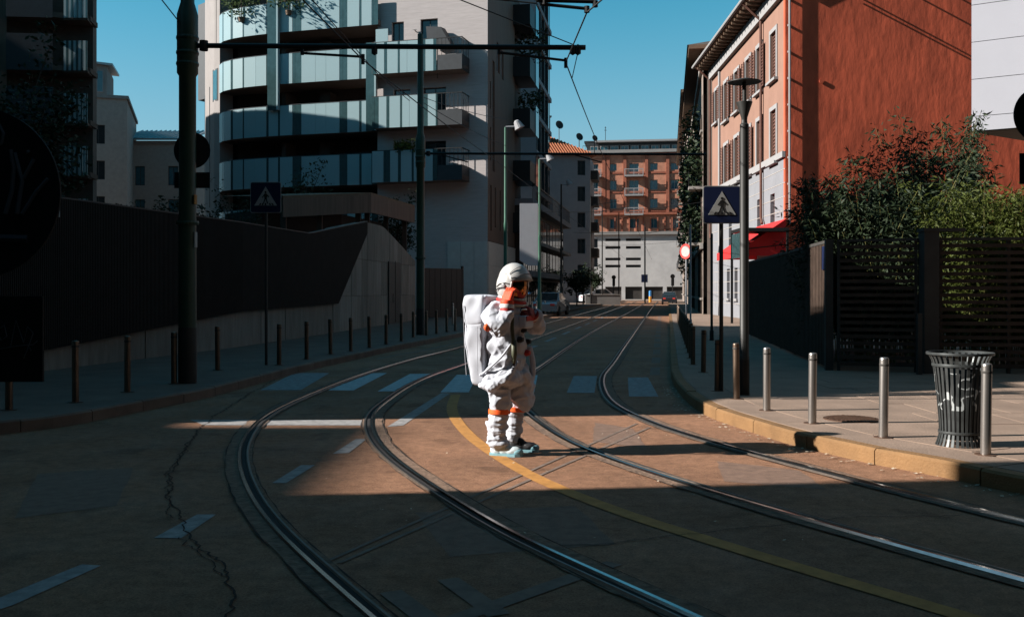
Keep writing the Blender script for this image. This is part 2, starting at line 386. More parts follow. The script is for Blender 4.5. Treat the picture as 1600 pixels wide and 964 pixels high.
# paving slab joints on the right pavement near the camera: low raised slabs along the kerb
def slab_row(line, side, d0, d1, parent, y0, y1, step):
    acc = 0; i0 = None
    for i in range(1, len(line)):
        if line[i].y < y0: continue
        if i0 is None: i0 = i; acc = 0; continue
        acc += (line[i]-line[i-1]).length
        if acc >= step:
            a = offset([line[i0], line[i]], d0*side); c = offset([line[i0], line[i]], d1*side); g = (line[i]-line[i0]).normalized()*.006
            q = [a[0]+g, a[1]-g, c[1]-g, c[0]+g]; z = KH+random.uniform(.000, .0015)
            MB().prism([(p.x, p.y) for p in q], KH-.02, z).build('paving_slab', MATS['paving'], parent); i0 = i; acc = 0
        if line[i].y > y1: break
slab_row(RC, 1, .17, .62, pav_r, 6.5, 20, .9); slab_row(RC, 1, .632, 1.15, pav_r, 6.5, 20, 1.25)
# slabs further in, aligned with the fence
for r in range(6):
    for c in range(9):
        x = 4.9+.92*c+.3*(r % 2); y = 11.2+1.02*r
        if x-4.9 < (y-11.2)*-.15: continue
        w = MB().prism([(x+.006, y+.006), (x+.91, y+.006), (x+.91, y+1.01), (x+.006, y+1.01)], KH-.02, KH+random.uniform(.000, .0015)); w.build('paving_slab', MATS['paving'], pav_r)

# painted markings (children of the road)
def paint(name, pts, m, z=.004): return MB().add([(p[0], p[1], z) for p in pts], [tuple(range(len(pts)))]).build(name, m, road)
def line_mark(name, pts, w, m, z=.004, step=.3):
    L = cr([V2(*p) for p in pts], step); return ribbon(MB(), offset(L, -w/2), offset(L, w/2), z).build(name, m, road)
for q in ([(-4.35, 19.9), (-3.65, 19.9), (-3.5, 16.5), (-4.17, 16.5)], [(-2.9, 19.9), (-2.5, 19.9), (-2.62, 16.46), (-3.09, 16.46)], [(-2.02, 19.7), (-1.57, 19.7), (-1.74, 16.3), (-2.2, 16.3)],
          [(-1.08, 19.5), (-.68, 19.5), (-.7, 16.15), (-1.16, 16.15)], [(.1, 19.4), (.5, 19.4), (.36, 16.1), (-.06, 16.1)], [(1.19, 19.2), (1.64, 19.2), (1.33, 16.05), (.88, 16.05)], [(2.2, 18.9), (2.58, 18.9), (2.28, 15.5), (1.82, 15.5)]):
    paint('zebra_stripe', q, MATS['paint_zebra'] if q[0][0] > -3 and q[0][0] < 1 else MATS['zebra_worn'])
for q in ([(425, 755), (447, 755), (492, 727), (470, 727)], [(240, 841), (283, 841), (338, 804), (308, 804)], [(-30, 962), (20, 946), (158, 884), (128, 882), (0, 934)], [(520, 709), (545, 708), (573, 686), (556, 686)], [(605, 667), (630, 665), (703, 615), (690, 614)]):
    p = [gp(*c) for c in q]; paint('lane_dash', [(v.x, v.y) for v in p], MATS['paint_white'])
yl = [gp(*c) for c in ((712, 617), (706, 636), (712, 655), (735, 682), (770, 708), (820, 738), (880, 766), (980, 804), (1080, 836), (1250, 888), (1500, 962), (1640, 1005))]
line_mark('yellow_line', [(v.x, v.y) for v in yl], .15, MATS['paint_yellow'], .006)
for a, b in (((530, 880), (1015, 668)), ((505, 880), (995, 662))): line_mark('worn_line', [tuple(gp(*a).xy), tuple(gp(*b).xy)], .035, MATS['paint_worn'], .005)
line_mark('worn_line', [tuple(gp(960, 880).xy), tuple(gp(620, 1000).xy)], .12, MATS['paint_worn'], .005)
line_mark('worn_line', [tuple(gp(700, 905).xy), tuple(gp(780, 962).xy)], .13, MATS['paint_worn'], .0056)
line_mark('worn_line', [tuple(gp(610, 925).xy), tuple(gp(690, 985).xy)], .13, MATS['paint_worn'], .0062)
p = [gp(*c) for c in ((297, 656), (575, 656.5), (577, 665), (318, 664.5))]; paint('stop_line', [(v.x, v.y) for v in p], MATS['paint_white'], .0045)
for q in ([(650, 800), (900, 790), (960, 850), (700, 870)], [(1120, 720), (1250, 735), (1290, 765), (1130, 752)], [(60, 740), (210, 730), (180, 790), (20, 810)], [(930, 660), (990, 670), (1010, 700), (925, 690)]):
    p = [gp(*c) for c in q]; L = cr([V2(v.x, v.y) for v in p+p[:1]], .12); r = random.Random(len(q)); paint('asphalt_patch', [(v.x+r.uniform(-.012, .012), v.y+r.uniform(-.012, .012)) for v in [p_ for a_, b_ in zip(p, p[1:]+p[:1]) for p_ in [V2(a_.x, a_.y).lerp(V2(b_.x, b_.y), t/6) for t in range(6)]]], MATS['patch'], .002)
for k in range(9): y = 27+k*5.2; x = 1.02+(y-31.7)*.155; paint('lane_dash', [(x-.07, y), (x+.07, y), (x+.07+.43, y+2.8), (x-.07+.43, y+2.8)], MATS['paint_white'])
for k in range(14): y = 19.4+k*3.2; x = 2.75+(y-19.2)*.1505; paint('bay_dash', [(x-.1, y), (x+.1, y), (x+.1+.3, y+2), (x-.1+.3, y+2)], MATS['paint_worn'])
for y in (36.5, 41, 46.5): paint('stop_line', [(-.6+(y-36.5)*.15, y), (5.2+(y-36.5)*.15, y-.5), (5.2+(y-36.5)*.15, y-.15), (-.6+(y-36.5)*.15, y+.35)], MATS['paint_worn'])
line_mark('edge_line', [(-3.25, 24.0), (-1.3, 34), (5.6, 78)], .12, MATS['paint_worn'], .004)

# cracks in the asphalt
def crack(pts, w, seed):
    r = random.Random(seed); L = cr([V2(*tuple(gp(*p).xy)) for p in pts], .05); Lj = []; d = 0
    for p in L: d = d*.8+r.uniform(-.022, .022); Lj.append(V2(p.x+d+r.uniform(-.012, .012), p.y+r.uniform(-.01, .01)))
    a = [V2(p.x-w*r.uniform(.2, 1), p.y) for p in Lj]; b = [V2(p.x+w*r.uniform(.2, 1), p.y+w*.3) for p in Lj]
    ribbon(MB(), a, b, .007).build('crack', MATS['crack'], road)
crack([(432, 592), (350, 640), (305, 680), (275, 720), (266, 770), (280, 815), (300, 850), (345, 885), (358, 940), (365, 975)], .011, 1)
crack([(298, 690), (268, 735), (262, 780), (275, 810)], .007, 2); crack([(285, 840), (310, 870), (345, 900)], .007, 4)
def hcrack(pts, w, seed):
    r = random.Random(seed); L = cr([V2(*tuple(gp(*p).xy)) for p in pts], .04); d = 0; Lj = []
    for p in L: d = d*.85+r.uniform(-.02, .02); Lj.append(V2(p.x, p.y+d))
    ribbon(MB(), [V2(p.x, p.y-w*r.uniform(.3, 1)) for p in Lj], [V2(p.x, p.y+w*r.uniform(.3, 1)) for p in Lj], .007).build('crack', MATS['crack'], road)
hcrack([(870, 853), (960, 848), (1085, 835), (1220, 822), (1330, 812), (1500, 806)], .008, 3)

# tram rails: each a thing with head, lip, groove and the dark seam around it
RA = [V2(-.35, 4.3), V2(-.75, 5.05), V2(-1.007, 5.557), V2(-1.316, 6.17), V2(-1.72, 7.01), V2(-2.17, 8.14), V2(-2.58, 9.38), V2(-2.88, 10.52), V2(-3.16, 12.1), V2(-3.26, 13.4), V2(-3.24, 15.19), V2(-2.99, 19.1), V2(-2.4, 23.8), V2(-1.32, 30.2), V2(3.3, 60), V2(17, 148)]
RB = [V2(1.35, 4.2), V2(.897, 5.074), V2(.549, 5.69), V2(.297, 6.17), V2(0, 6.712), V2(-.22, 7.273), V2(-.496, 7.93), V2(-.842, 8.853), V2(-1.185, 9.84), V2(-1.513, 11.08), V2(-1.79, 12.7), V2(-1.85, 14.5), V2(-1.64, 18.4), V2(-.90, 23.1), V2(.2, 30.2), V2(4.8, 60), V2(18.5, 148)]
RCc = [V2(4.0, 3.6), V2(2.896, 5.63), V2(2.695, 5.99), V2(2.468, 6.4), V2(2.22, 6.92), V2(1.92, 7.474), V2(1.579, 8.19), V2(1.174, 9.137), V2(.862, 9.93), V2(.536, 11.11), V2(.19, 13.27), V2(.06, 15.2), V2(.13, 18), V2(.58, 21.5), V2(3.17, 39.5), V2(9.25, 77.8), V2(20.2, 148)]
RD = [V2(5.2, 3.8), V2(3.647, 7.09), V2(3.364, 7.756), V2(3.10, 8.32), V2(2.789, 9.137), V2(2.529, 9.837), V2(2.225, 10.65), V2(1.888, 11.75), V2(1.663, 12.93), V2(1.529, 13.99), V2(1.514, 15.7), V2(1.76, 18.88), V2(2.42, 23.13), V2(4.25, 35.2), V2(13.96, 98.7), V2(21.7, 148)]
def rail(pts, label, inner):
    L = smooth_line(cr(pts, .2), 12); root = empty('tram_rail', (L[0].x, L[0].y, 0)); o = Vector((L[0].x, L[0].y))
    def strip(name, a, b, z, m, zs=None):
        A = [p-o for p in offset(L, a)]; B = [p-o for p in offset(L, b)]; mb = MB()
        ribbon(mb, A, B, z)
        if zs is not None: ribbon(mb, A, A, z); k = len(mb.v); 
        return mb.build(name, m, root)
    def bar(name, a, b, z0, z1, m):                        # small raised bar with sloped shoulders
        prof = [(a-.004, z0), (a+.004, z1), (b-.004, z1), (b+.004, z0)]; mb = MB(); n = len(L)
        for d, z in prof:
            for p in offset(L, d): mb.v.append((p.x-o.x, p.y-o.y, z))
        for q in range(3):
            for k in range(n-1): mb.f.append((q*n+k, q*n+k+1, (q+1)*n+k+1, (q+1)*n+k))
        return mb.build(name, m, root, smooth=R(30))
    s = inner                                             # +1: groove lies right of the head
    r = random.Random(len(label)); mbs = MB()
    ja = [r.uniform(-.02, .02) for _ in L]; jb = [r.uniform(-.02, .02) for _ in L]
    Lf = offset(L, -.125); Rf = offset(L, .135)
    for i in range(len(L)):
        t = (Rf[i]-Lf[i]).normalized(); Lf[i] = Lf[i]+t*ja[i]; Rf[i] = Rf[i]+t*jb[i]
    ribbon(mbs, [p-o for p in Lf], [p-o for p in Rf], .009).build('mastic_seam', MATS['mastic'], root)
    strip('groove', *(sorted((.03*s, .075*s))), .0115, MATS['groove'])
    for e_ in (-.125, .135):
        A = [V2(q.x+r.uniform(-.008, .008), q.y+r.uniform(-.008, .008)) for q in offset(L, e_-.005)]; Bq = [V2(q.x+r.uniform(-.008, .008), q.y+r.uniform(-.008, .008)) for q in offset(L, e_+.005)]
        ribbon(MB(), [q-o for q in A], [q-o for q in Bq], .0098).build('cracked_joint', MATS['crack'], root)
    bar('rail_head', *sorted((-.010*s, .026*s)), .008, .026, MATS['rail_steel'])
    bar('guard_lip', *sorted((.075*s, .098*s)), .008, .022, MATS['rail_dull'])
    return tag(root, label, 'rail', 'tram rails set in the street')
rail(RA, 'outermost tram rail curving past the long zigzag crack', 1); rail(RB, 'tram rail that bends past the white lane dash behind the person', -1)
rail(RCc, 'tram rail beginning just behind the shoes of the person', 1); rail(RD, 'tram rail running closest to the orange kerb and bollards', -1)

# manhole and litter
mh = empty('manhole_cover', gp(1330, 655, KH)); MB().lathe([(.0, .001), (.315, .001), (.315, .012), (0, .012)], 40).build('rim', MATS['manhole'], mh)
b = MB()
for i in range(-7, 8):
    for j in range(-7, 8):
        if i*i+j*j < 50: b.box(i*.04-.013, i*.04+.013, j*.04-.013, j*.04+.013, .011, .018)
tag(b.build('studs', MATS['manhole'], mh), kind='stuff')
tag(mh, 'round studded iron manhole cover in the sunlit pavement', 'manhole')
V = []
for i in range(420):
    t = random.random(); k = int(len(RC)*.0)+random.randrange(60, 125); p = RC[min(k, len(RC)-1)]; d = abs(random.gauss(0, .14))+.02
    q = offset([RC[k], RC[k+1]], -d)[0]; a = random.uniform(0, 6.28); s = random.uniform(.008, .028)
    c = np.array([q.x, q.y, .013]); e = np.array([math.cos(a), math.sin(a), random.uniform(-.2, .2)])*s; f = np.array([-math.sin(a), math.cos(a), random.uniform(.0, .3)])*s*.6; V.append([c-e, c-f, c+e, c+f])
for i in range(70):
    c = np.array([random.uniform(-2, 3.2), random.uniform(6.5, 13), .012]); a = random.uniform(0, 6.28); s = random.uniform(.006, .017); e = np.array([math.cos(a), math.sin(a), .2])*s; f = np.array([-math.sin(a), math.cos(a), .1])*s*.6; V.append([c-e, c-f, c+e, c+f])
tag(quads('leaf_litter', V, MATS['litter']), 'pale scraps and dry leaves along the kerb', None, None, 'stuff')
# ------------------------------------------------------------------ buildings
def closed_box(mb, L, dep, z0, z1, y0=.24): return mb.box(.02, L-.02, y0, dep, z0, z1)

# ---- curved-balcony apartment block (sunlit brick, glass balconies)
PL, PR = (-19.54, 69.5), (-1.575, 64.5)
fb = Facade('apartment_block', PL, PR); rt = fb.root; Lb = fb.L
ZB = [CH+(z-CH)*.9485 for z in (9.1, 12.82, 16.54, 20.26)]; HP = 2.05; TOP = 25.
tag(rt, 'pale brick apartment block with curved rows of glass balconies, sunlit above a diagonal shadow', 'building')
uS = fb.u(595)                                      # loggias left of this, solid brick right of it
wins = [(fb.u(612), fb.u(631), fb.z(620, 74), fb.z(620, 35)), (fb.u(657), fb.u(684), fb.z(670, 76), fb.z(670, 30))]
for zb in ZB[:2]: wins += [(uS+.9, uS+2.1, zb+.45, zb+2.75), (uS+3.0, uS+4.6, zb+.45, zb+2.75)]
holed(MB(), uS, Lb, 0, TOP, wins, .3).build('wall', MATS['pink_brick'], rt)
for w in wins: window(rt, *w, MATS['dark_panel'], MATS['glass'], .3, 1)
# core: recessed loggia back wall, sides, roof
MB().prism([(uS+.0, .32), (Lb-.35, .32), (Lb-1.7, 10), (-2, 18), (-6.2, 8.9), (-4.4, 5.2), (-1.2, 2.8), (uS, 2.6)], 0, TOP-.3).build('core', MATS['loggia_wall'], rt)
MB().box(uS-.25, uS, .02, 2.6, 0, TOP).build('wall', MATS['pink_brick'], rt)
# left flank: pale curved render with slit windows
fl = [(-6.9, 8.4), (-5.6, 5.4), (-4.2, 3.3), (-2.6, 1.9), (-1.9, 1.5)]
b = MB(); k = 0
for p, q in zip(fl, fl[1:]): b.add([(*p, 0), (*q, 0), (*q, TOP), (*p, TOP)], [(0, 1, 2, 3)])
b.add([(*fl[-1], 0), (-1.5, 2.6, 0), (-1.5, 2.6, TOP), (*fl[-1], TOP)], [(0, 1, 2, 3)]); b.build('flank_wall', MATS['pale_render'], rt)
for (px0, px1, py0, py1) in ((320, 328, 150, 330), (331, 338, 0, 105), (312, 317, 0, 118), (333, 341, 110, 160)):
    # slit windows set into the flank (proud dark reveals with glass)
    pc = []
    for px in (px0, px1):
        best = None
        for p, q in zip(fl, fl[1:]):
            for t in np.linspace(0, 1, 21):
                loc = Vector((p[0]+(q[0]-p[0])*t, p[1]+(q[1]-p[1])*t)); w = fb.p0+fb.d*loc.x+Vector((-fb.d.y, fb.d.x))*loc.y
                e = abs(HX+F*w.x/w.y-px)
                if best is None or e < best[0]: best = (e, loc, w.y)
        pc.append(best)
    (e0, a, ya), (e1, c, yc) = pc; n = Vector((c.y-a.y, -(c.x-a.x)))
    if n.length < 1e-4: continue
    n = n.normalized()*.03; z0 = CH+(HY-py1)/F*ya; z1 = CH+(HY-py0)/F*ya
    wv = MB().prism([(a.x+n.x, a.y+n.y), (c.x+n.x, c.y+n.y), (c.x-n.x, c.y-n.y), (a.x-n.x, a.y-n.y)], z0, z1).build('window', MATS['dark_panel'], rt)
    n *= 1.5; m_ = (a+c)/2; a2 = a+(c-a)*.15; c2 = c-(c-a)*.15
    MB().prism([(a2.x+n.x, a2.y+n.y), (c2.x+n.x, c2.y+n.y), (c2.x-n.x, c2.y-n.y), (a2.x-n.x, a2.y-n.y)], z0+.1, z1-.1).build('pane', MATS['blue_glass'], wv)
MB().prism([(-9.2, 10.0), (-7.2, 8.9), (-7.0, 9.6), (-9, 10.8)], 17.2, TOP).build('corner_fin', MATS['dark_panel'], rt)
# balconies of the loggia side: slab + glass panels following a curve
path = cr([Vector(p) for p in ((-2.6, 3.0), (-2.05, 1.7), (-1.0, .7), (.6, .1), (2.6, -.2), (5, -.35), (uS, -.45))], .15)
cum = [0]
for p, q in zip(path, path[1:]): cum.append(cum[-1]+(q-p).length)
def along(s):
    for i in range(1, len(path)):
        if cum[i] >= s: t = (s-cum[i-1])/(cum[i]-cum[i-1]); return path[i-1].lerp(path[i], t)
    return path[-1]
rr = random.Random(3)
lay = []; s = 0
while s < cum[-1]-.05:
    wide = rr.random(); w = .28+.85*wide*rr.random() if rr.random() < .4 else .7+.4*rr.random(); w = min(w, cum[-1]-s)
    lay.append((s, s+w, 'frosted_glass' if (w > .5 or rr.random() < .45) else 'teal_glass')); s += w+.015
    w = (.10+.16*rr.random()) if rr.random() < .85 else 0; w = min(w, cum[-1]-s)
    if w > .03 and s < cum[-1]-.05: lay.append((s, s+w, 'teal_glass')); s += w+.015
for k, zb in enumerate([ZB[0]-3.53]+ZB):
    pf = [p for p in path[::3]]+[path[-1]]
    MB().prism([(p.x, p.y) for p in pf]+[(uS, 2.6), (-1.2, 2.6)], zb+.02, zb+.34).build('balcony_slab', MATS['soffit'], rt)
    bal = MB(); bal.tube([(p.x, p.y, zb+HP) for p in pf], .03, 5).build('handrail', MATS['dark_panel'], rt)
    for a, c, mt in lay:
        p, q = along(a), along(c); n = Vector((q.y-p.y, -(q.x-p.x)))
        if n.length < 1e-4: continue
        n = n.normalized()*(.035 if mt == 'frosted_glass' else .02); e = .02
        MB().prism([(p.x+n.x+n.x*e, p.y+n.y), (q.x+n.x, q.y+n.y), (q.x, q.y), (p.x, p.y)], zb-.02, zb+HP-.03).build('glass_panel', MATS[mt], rt)
    for (u0, u1) in ((1.2, 3.0), (4.2, 5.6), (7.4, 9.6)):              # glazed doors at the back of the loggia
        d = MB().box(u0, u1, 2.54, 2.6, zb+.34, zb+2.7).build('loggia_door', MATS['dark_panel'], rt); MB().box(u0+.08, u1-.08, 2.5, 2.54, zb+.42, zb+2.62).build('pane', MATS['glass'], d)
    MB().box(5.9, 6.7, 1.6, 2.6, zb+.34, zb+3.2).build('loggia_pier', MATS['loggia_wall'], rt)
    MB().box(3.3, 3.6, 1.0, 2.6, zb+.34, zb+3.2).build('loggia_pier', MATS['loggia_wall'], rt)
for px0, px1, z0, z1 in ((418, 432, ZB[1]+1.7, TOP), (572, 585, ZB[1]+.0, ZB[2]+2.3)):
    u0, u1 = fb.u(px0, .6), fb.u(px1, .6); MB().box(u0, u1, -.62, -.40, z0, z1).build('column', MATS['teal_glass'], rt); MB().box(u1+.01, u1+.12, -.66, -.38, z0, z1).build('column_edge', MATS['frosted_glass'], rt)
# projecting balconies on the brick side
uE, uW = fb.u(722, 1.5), fb.u(684, 1.5)
for k, zb in enumerate(ZB[:3]):
    bl = MB().box(uS+.02, uE, -1.5, -.01, zb, zb+.32).build('balcony_slab', MATS['soffit'], rt)
    x = uS+.05; i = 0
    while x < uW-.1:
        w = (.8, .16, .3, .55, .2, .75, .14, .5)[(i+k) % 8]; w = min(w, uW-x)
        MB().box(x, x+w-.015, -1.545, -1.505, zb-.03, zb+HP-.05).build('glass_panel', MATS['teal_glass' if (i+k) % 8 in (1, 4, 6, 2) else 'frosted_glass'], rt); x += w; i += 1
    MB().box(uW, uE, -1.53, -1.5, zb-.02, zb+.95).build('apron', MATS['dark_panel'], rt); MB().box(uE-.03, uE, -1.5, 0, zb-.02, zb+.95).build('apron', MATS['dark_panel'], rt)
    rb = MB()
    for j in range(7): rb.box(uW+(uE-uW)*j/6-.015, uW+(uE-uW)*j/6+.015, -1.52, -1.49, zb+.95, zb+HP)
    for j in range(5): rb.box(uE-.03, uE, -1.5+j*.33, -1.47+j*.33, zb+.95, zb+HP)
    rb.box(uS, uE+.02, -1.54, -1.48, zb+HP-.05, zb+HP); rb.box(uE-.05, uE+.01, -1.48, 0, zb+HP-.05, zb+HP); rb.build('railing', MATS['black_metal'], rt)
    if k < 3: MB().box(uW+.4, uW+1.0, -.8, -.3, zb+.32, zb+1.15).build('planter', MATS['trim_white'], rt)
for px in (650, 605):                                               # wall lamps, parasol and screen on the top balcony
    u = fb.u(px); z = fb.z(px, 50); MB().tube([(u, 0, z), (u, -.25, z+.05)], .03, 6).add([(u-.2, -.4, z), (u+.2, -.4, z), (u+.1, -.1, z+.12), (u-.1, -.1, z+.12)], [(0, 1, 2, 3)]).build('wall_lamp', MATS['dark_panel'], rt)
u = fb.u(680, 1); z = fb.z(690, 72, 1); MB().add([(u-.6, -1.1, z+1.3), (u+.4, -1.1, z+1.2), (u+1.1, -1.1, z), (u-.5, -1.1, z+.1), (u-.6, -.2, z+1.4), (u+.4, -.2, z+1.3), (u+1.1, -.2, z+.1), (u-.5, -.2, z+.2)], [(0, 1, 2, 3), (7, 6, 5, 4), (0, 4, 5, 1), (1, 5, 6, 2), (2, 6, 7, 3), (3, 7, 4, 0)]).build('parasol', MATS['dark_panel'], rt)
MB().tube([(u, -.6, z-2), (u, -.6, z+.4)], .03, 6).build('parasol_pole', MATS['dark_panel'], rt)
uu = fb.u(589, 1.5); MB().box(uu-.1, uu+.75, -1.47, -1.4, ZB[2]+.3, ZB[2]+2.9).build('privacy_screen', MATS['frosted_glass'], rt)
# stone plinth tiles at the street corner
u0 = fb.u(699, .06); 
for i in range(3):
    for j in range(3):
        a = u0+(Lb-u0)*i/3; c = u0+(Lb-u0)*(i+1)/3; MB().box(a+.01, c-.01, -.06, -.004, .2+1.55*j, .2+1.55*(j+1)-.012).build('plinth_tile', MATS['stone_blue'], rt)
# street flank: brown boards, slit windows, far balconies with plants
f2 = fb.side(PR, (.2, 75.6)); L2 = f2.L
def put(o, m): o.matrix_local = m; return o
sw = [(.9, 1.5, 5.6, 8.6), (2.6, 3.1, 5.9, 8.6), (4.6, 5.1, 5.8, 8.6), (6.4, 6.9, 6.2, 8.4), (.8, 1.2, 10.2, 12.4), (.8, 1.2, 13.6, 15.4), (3.4, 4.6, 16.6, 18.6), (5.2, 6.2, 16.5, 18.5), (1.8, 2.6, 9.6, 17.0)]
put(holed(MB(), .01, L2, 4.9, TOP, sw, .2).build('flank_wall', MATS['brown_cladding'], rt), f2.m)
for w in sw: window(rt, *w, MATS['trim_white'] if w[3]-w[2] < 3.5 else MATS['dark_panel'], MATS['blue_glass'], .2, 0, .05, mtx=f2.m)
for i in range(4):
    for j in range(3): put(MB().box(.02+i*2.8, 2.8+i*2.8, -.06, .2, .2+1.55*j, .2+1.55*(j+1)-.012).build('plinth_tile', MATS['stone_blue'], rt), f2.m)
put(MB().prism([(.3, .23), (L2+4.6, .23), (L2+4.6, 6), (2.2, 6), (1.0, 1.2)], 0, TOP-.4).build('core', MATS['loggia_wall'], rt), f2.m)
MB().prism([(-1.9, 1.5), (uS, -.5), (Lb, -.1), (Lb, 10), (-3, 18), (-7, 8.5)], TOP, TOP+.3).build('roof', MATS['soffit'], rt)
for k in range(5):
    z = 6.0+k*3.9
    put(MB().box(L2-.8, L2+3.6, -1.3, .2, z, z+1.5).build('side_balcony', MATS['black_metal'], rt), f2.m)
    put(MB().box(L2+2.0, L2+3.7, -1.36, -1.31, z-.1, z+2.2).build('glass_panel', MATS['blue_glass'], rt), f2.m)
def leaf_quads(centers, n, size, spread, seed, flat=.6, wid=.45):
    g = np.random.default_rng(seed); C = np.asarray(centers); idx = g.integers(0, len(C), n); sp = np.broadcast_to(np.asarray(spread, float), (3,))
    c = C[idx]+np.clip(g.normal(0, 1, (n, 3)), -1.5, 1.5)*sp; a = g.normal(0, 1, (n, 3)); a[:, 2] *= flat; a /= np.linalg.norm(a, axis=1)[:, None]
    b = np.cross(a, g.normal(0, 1, (n, 3))); b /= np.linalg.norm(b, axis=1)[:, None]; s = (size*g.uniform(.6, 1.4, n))[:, None]
    return np.stack([c-a*s, c-a*s*.1-b*s*wid, c+a*s, c-a*s*.1+b*s*wid], 1)
def potted(name, label, pos, r, h, n, size, m, seed, root=None):
    e = empty(name, pos); MB().lathe([(.18, 0), (.24, .3)], 10).build('pot', MATS['eave_wood'], e); MB().tube([(0, 0, .2), (0, 0, .2+h*.6)], .03, 5).build('stem', MATS['bark'], e)
    quads('foliage', leaf_quads([(0, 0, .3+h*.5)], n, size, (r*.5, r*.5, h*.3), seed), MATS[m], e); return tag(e, label, 'plant', 'plants on the balconies')
def w2(fr, u, off, z): p = fr.p0+fr.d*u+Vector((fr.d.y, -fr.d.x))*off; return Vector((p.x, p.y, z))
potted('balcony_plant', 'bushy dark plant hanging over the uppermost street-side balcony', w2(f2, L2+2.2, .9, 6.0+3*3.9+1.45), 1.6, 2.6, 500, .16, 'leaf_dark', 21)
potted('balcony_plant', 'dark plant on the street-side balcony above the lamp head', w2(f2, L2+2.2, .9, 6.0+2*3.9+1.45), 1.2, 1.6, 350, .15, 'leaf_dark', 22)
potted('balcony_plant', 'green plant tumbling over the glass of the highest curved balcony', w2(fb, .8, .1, ZB[3]+1.0), 1.4, 2.4, 600, .13, 'leaf_mid', 23)
potted('balcony_plant', 'low green plant above the highest balcony between its two columns', w2(fb, 4.6, .4, ZB[3]+1.1), 1.6, 1.6, 500, .13, 'leaf_mid', 24)
potted('balcony_plant', 'small bright green plant on the lower brick-side balcony', w2(fb, uS+2.2, 1.2, ZB[0]+1.55), .9, .9, 350, .1, 'leaf_bamboo', 25)

# ---- twin block, far left, in shade
TW = [(-45, 55.6), (-28.4, 59.2), (-25.4, 60.2), (-25.6, 64.7), (-31.6, 68.1), (-45, 68.3)]; TZ = 21.7
ft = Facade('apartment_block', (-45, 55.8), (-28.4, 59.4)); tag(ft.root, 'dark apartment block in shade with stacked glass-railed balconies, beyond the tree', 'building')
inv = ft.root.matrix_basis.inverted() if False else (Matrix.Translation((ft.p0.x, ft.p0.y, 0)) @ Matrix.Rotation(math.atan2(ft.d.y, ft.d.x), 4, 'Z')).inverted()
def tolocal(f, pts): 
    w = (Matrix.Translation((f.p0.x, f.p0.y, 0)) @ Matrix.Rotation(math.atan2(f.d.y, f.d.x), 4, 'Z')).inverted(); return [tuple((w @ Vector((p[0], p[1], 0))).xy) for p in pts]
lp = tolocal(ft, [(-45, 56.3), (-28.3, 59.9), (-25.5, 60.6), (-26.9, 64.5), (-33.6, 67.8), (-37, 73), (-45, 75)])
MB().prism(lp, 0, TZ).build('core', MATS['twin_wall'], ft.root)
hw = []
for k in range(6):
    for a in (ft.L-7.6, ft.L-12, ft.L-4.4): hw.append((a, a+1.9, 1.4+3.1*k, 3.7+3.1*k))
holed(MB(), 0, ft.L-1.6, 0, TZ, hw, .25).build('wall', MATS['brown_cladding'], ft.root)
for w in hw: window(ft.root, *w, MATS['dark_panel'], MATS['glass'], .25, 1)
for k in range(6):
    z = 2.2+3.1*k; L = ft.L
    MB().prism([(L-1.6, .3), (L-1.4, -.9), (L+1.2, -1.2), (L+3.2, -.75), (L+3.3, .9)], z, z+.3).build('balcony_slab', MATS['loggia_wall'], ft.root)
    MB().prism([(L-1.4, -.94), (L+1.2, -1.24), (L+1.2, -1.2), (L-1.4, -.9)], z-.05, z+2.1).build('apron', MATS['dark_panel'], ft.root)
    A = Vector((L+1.75, -1.15)); B = Vector((L+3.15, -1.45)); n = 5
    for j in range(n):
        p = A.lerp(B, j/n+.03); q = A.lerp(B, (j+.62)/n); MB().prism([(p.x, p.y), (q.x, q.y), (q.x, q.y+.04), (p.x, p.y+.04)], z+.0, z+1.75).build('glass_panel', MATS['frosted_dim'], ft.root)
        p = A.lerp(B, (j+.64)/n); q = A.lerp(B, (j+1)/n); MB().prism([(p.x, p.y), (q.x, q.y), (q.x, q.y+.03), (p.x, p.y+.03)], z+.0, z+1.75).build('glass_panel', MATS['teal_glass'], ft.root)
    MB().prism([(A.x, A.y+.1), (B.x, B.y+.1), (B.x, B.y+1.3), (A.x, A.y+1.3)], z-.1, z+.05).build('balcony_slab', MATS['loggia_wall'], ft.root)

# ---- other buildings seen between them
def plain_block(name, label, p0, p1, dep, h, m, rows, win=(1.2, 1.6), roof=None, z0=3.2, sto=3.2, frame='dark_panel', pane='glass', parapet=.3, u_pad=1.0, gap=1.6, skip=0, cat='building'):
    f = Facade(name, p0, p1); H = []
    n = max(1, int((f.L-2*u_pad+gap)/(win[0]+gap))); st = (f.L-2*u_pad-n*win[0])/max(1, n-1) if n > 1 else 0
    for r in range(rows):
        for i in range(n): u = u_pad+i*(win[0]+st); H.append((round(u, 3), round(u+win[0], 3), z0+r*sto, z0+r*sto+win[1]))
    holed(MB(), 0, f.L, 0, h, H, .22).build('wall', MATS[m], f.root); b = MB().box(0.01, f.L-.01, .23, dep, 0, h-.05).build('core', MATS[m], f.root)
    for w in H: window(f.root, *w, MATS[frame], MATS[pane], .22, 1)
    MB().box(-.15, f.L+.15, -.18, dep+.1, h, h+parapet).build('cornice', MATS['city_grey'], f.root)
    tag(f.root, label, cat); return f
g1 = plain_block('far_house', 'grey block with a rooftop room behind the shaded balconies', (-38.0, 89), (-34.8, 90), 14, 18.9, 'beige_far', 5, (1.1, 1.7), z0=2.0, gap=.6, u_pad=.4)
MB().box(-1, 1.6, 1.0, 8, 19.2, 22.2).build('rooftop_room', MATS['city_grey'], g1.root); w_ = window(g1.root, .2, 1.3, 19.6, 21.6, MATS['trim_white'], MATS['blue_glass'], .99, 1)
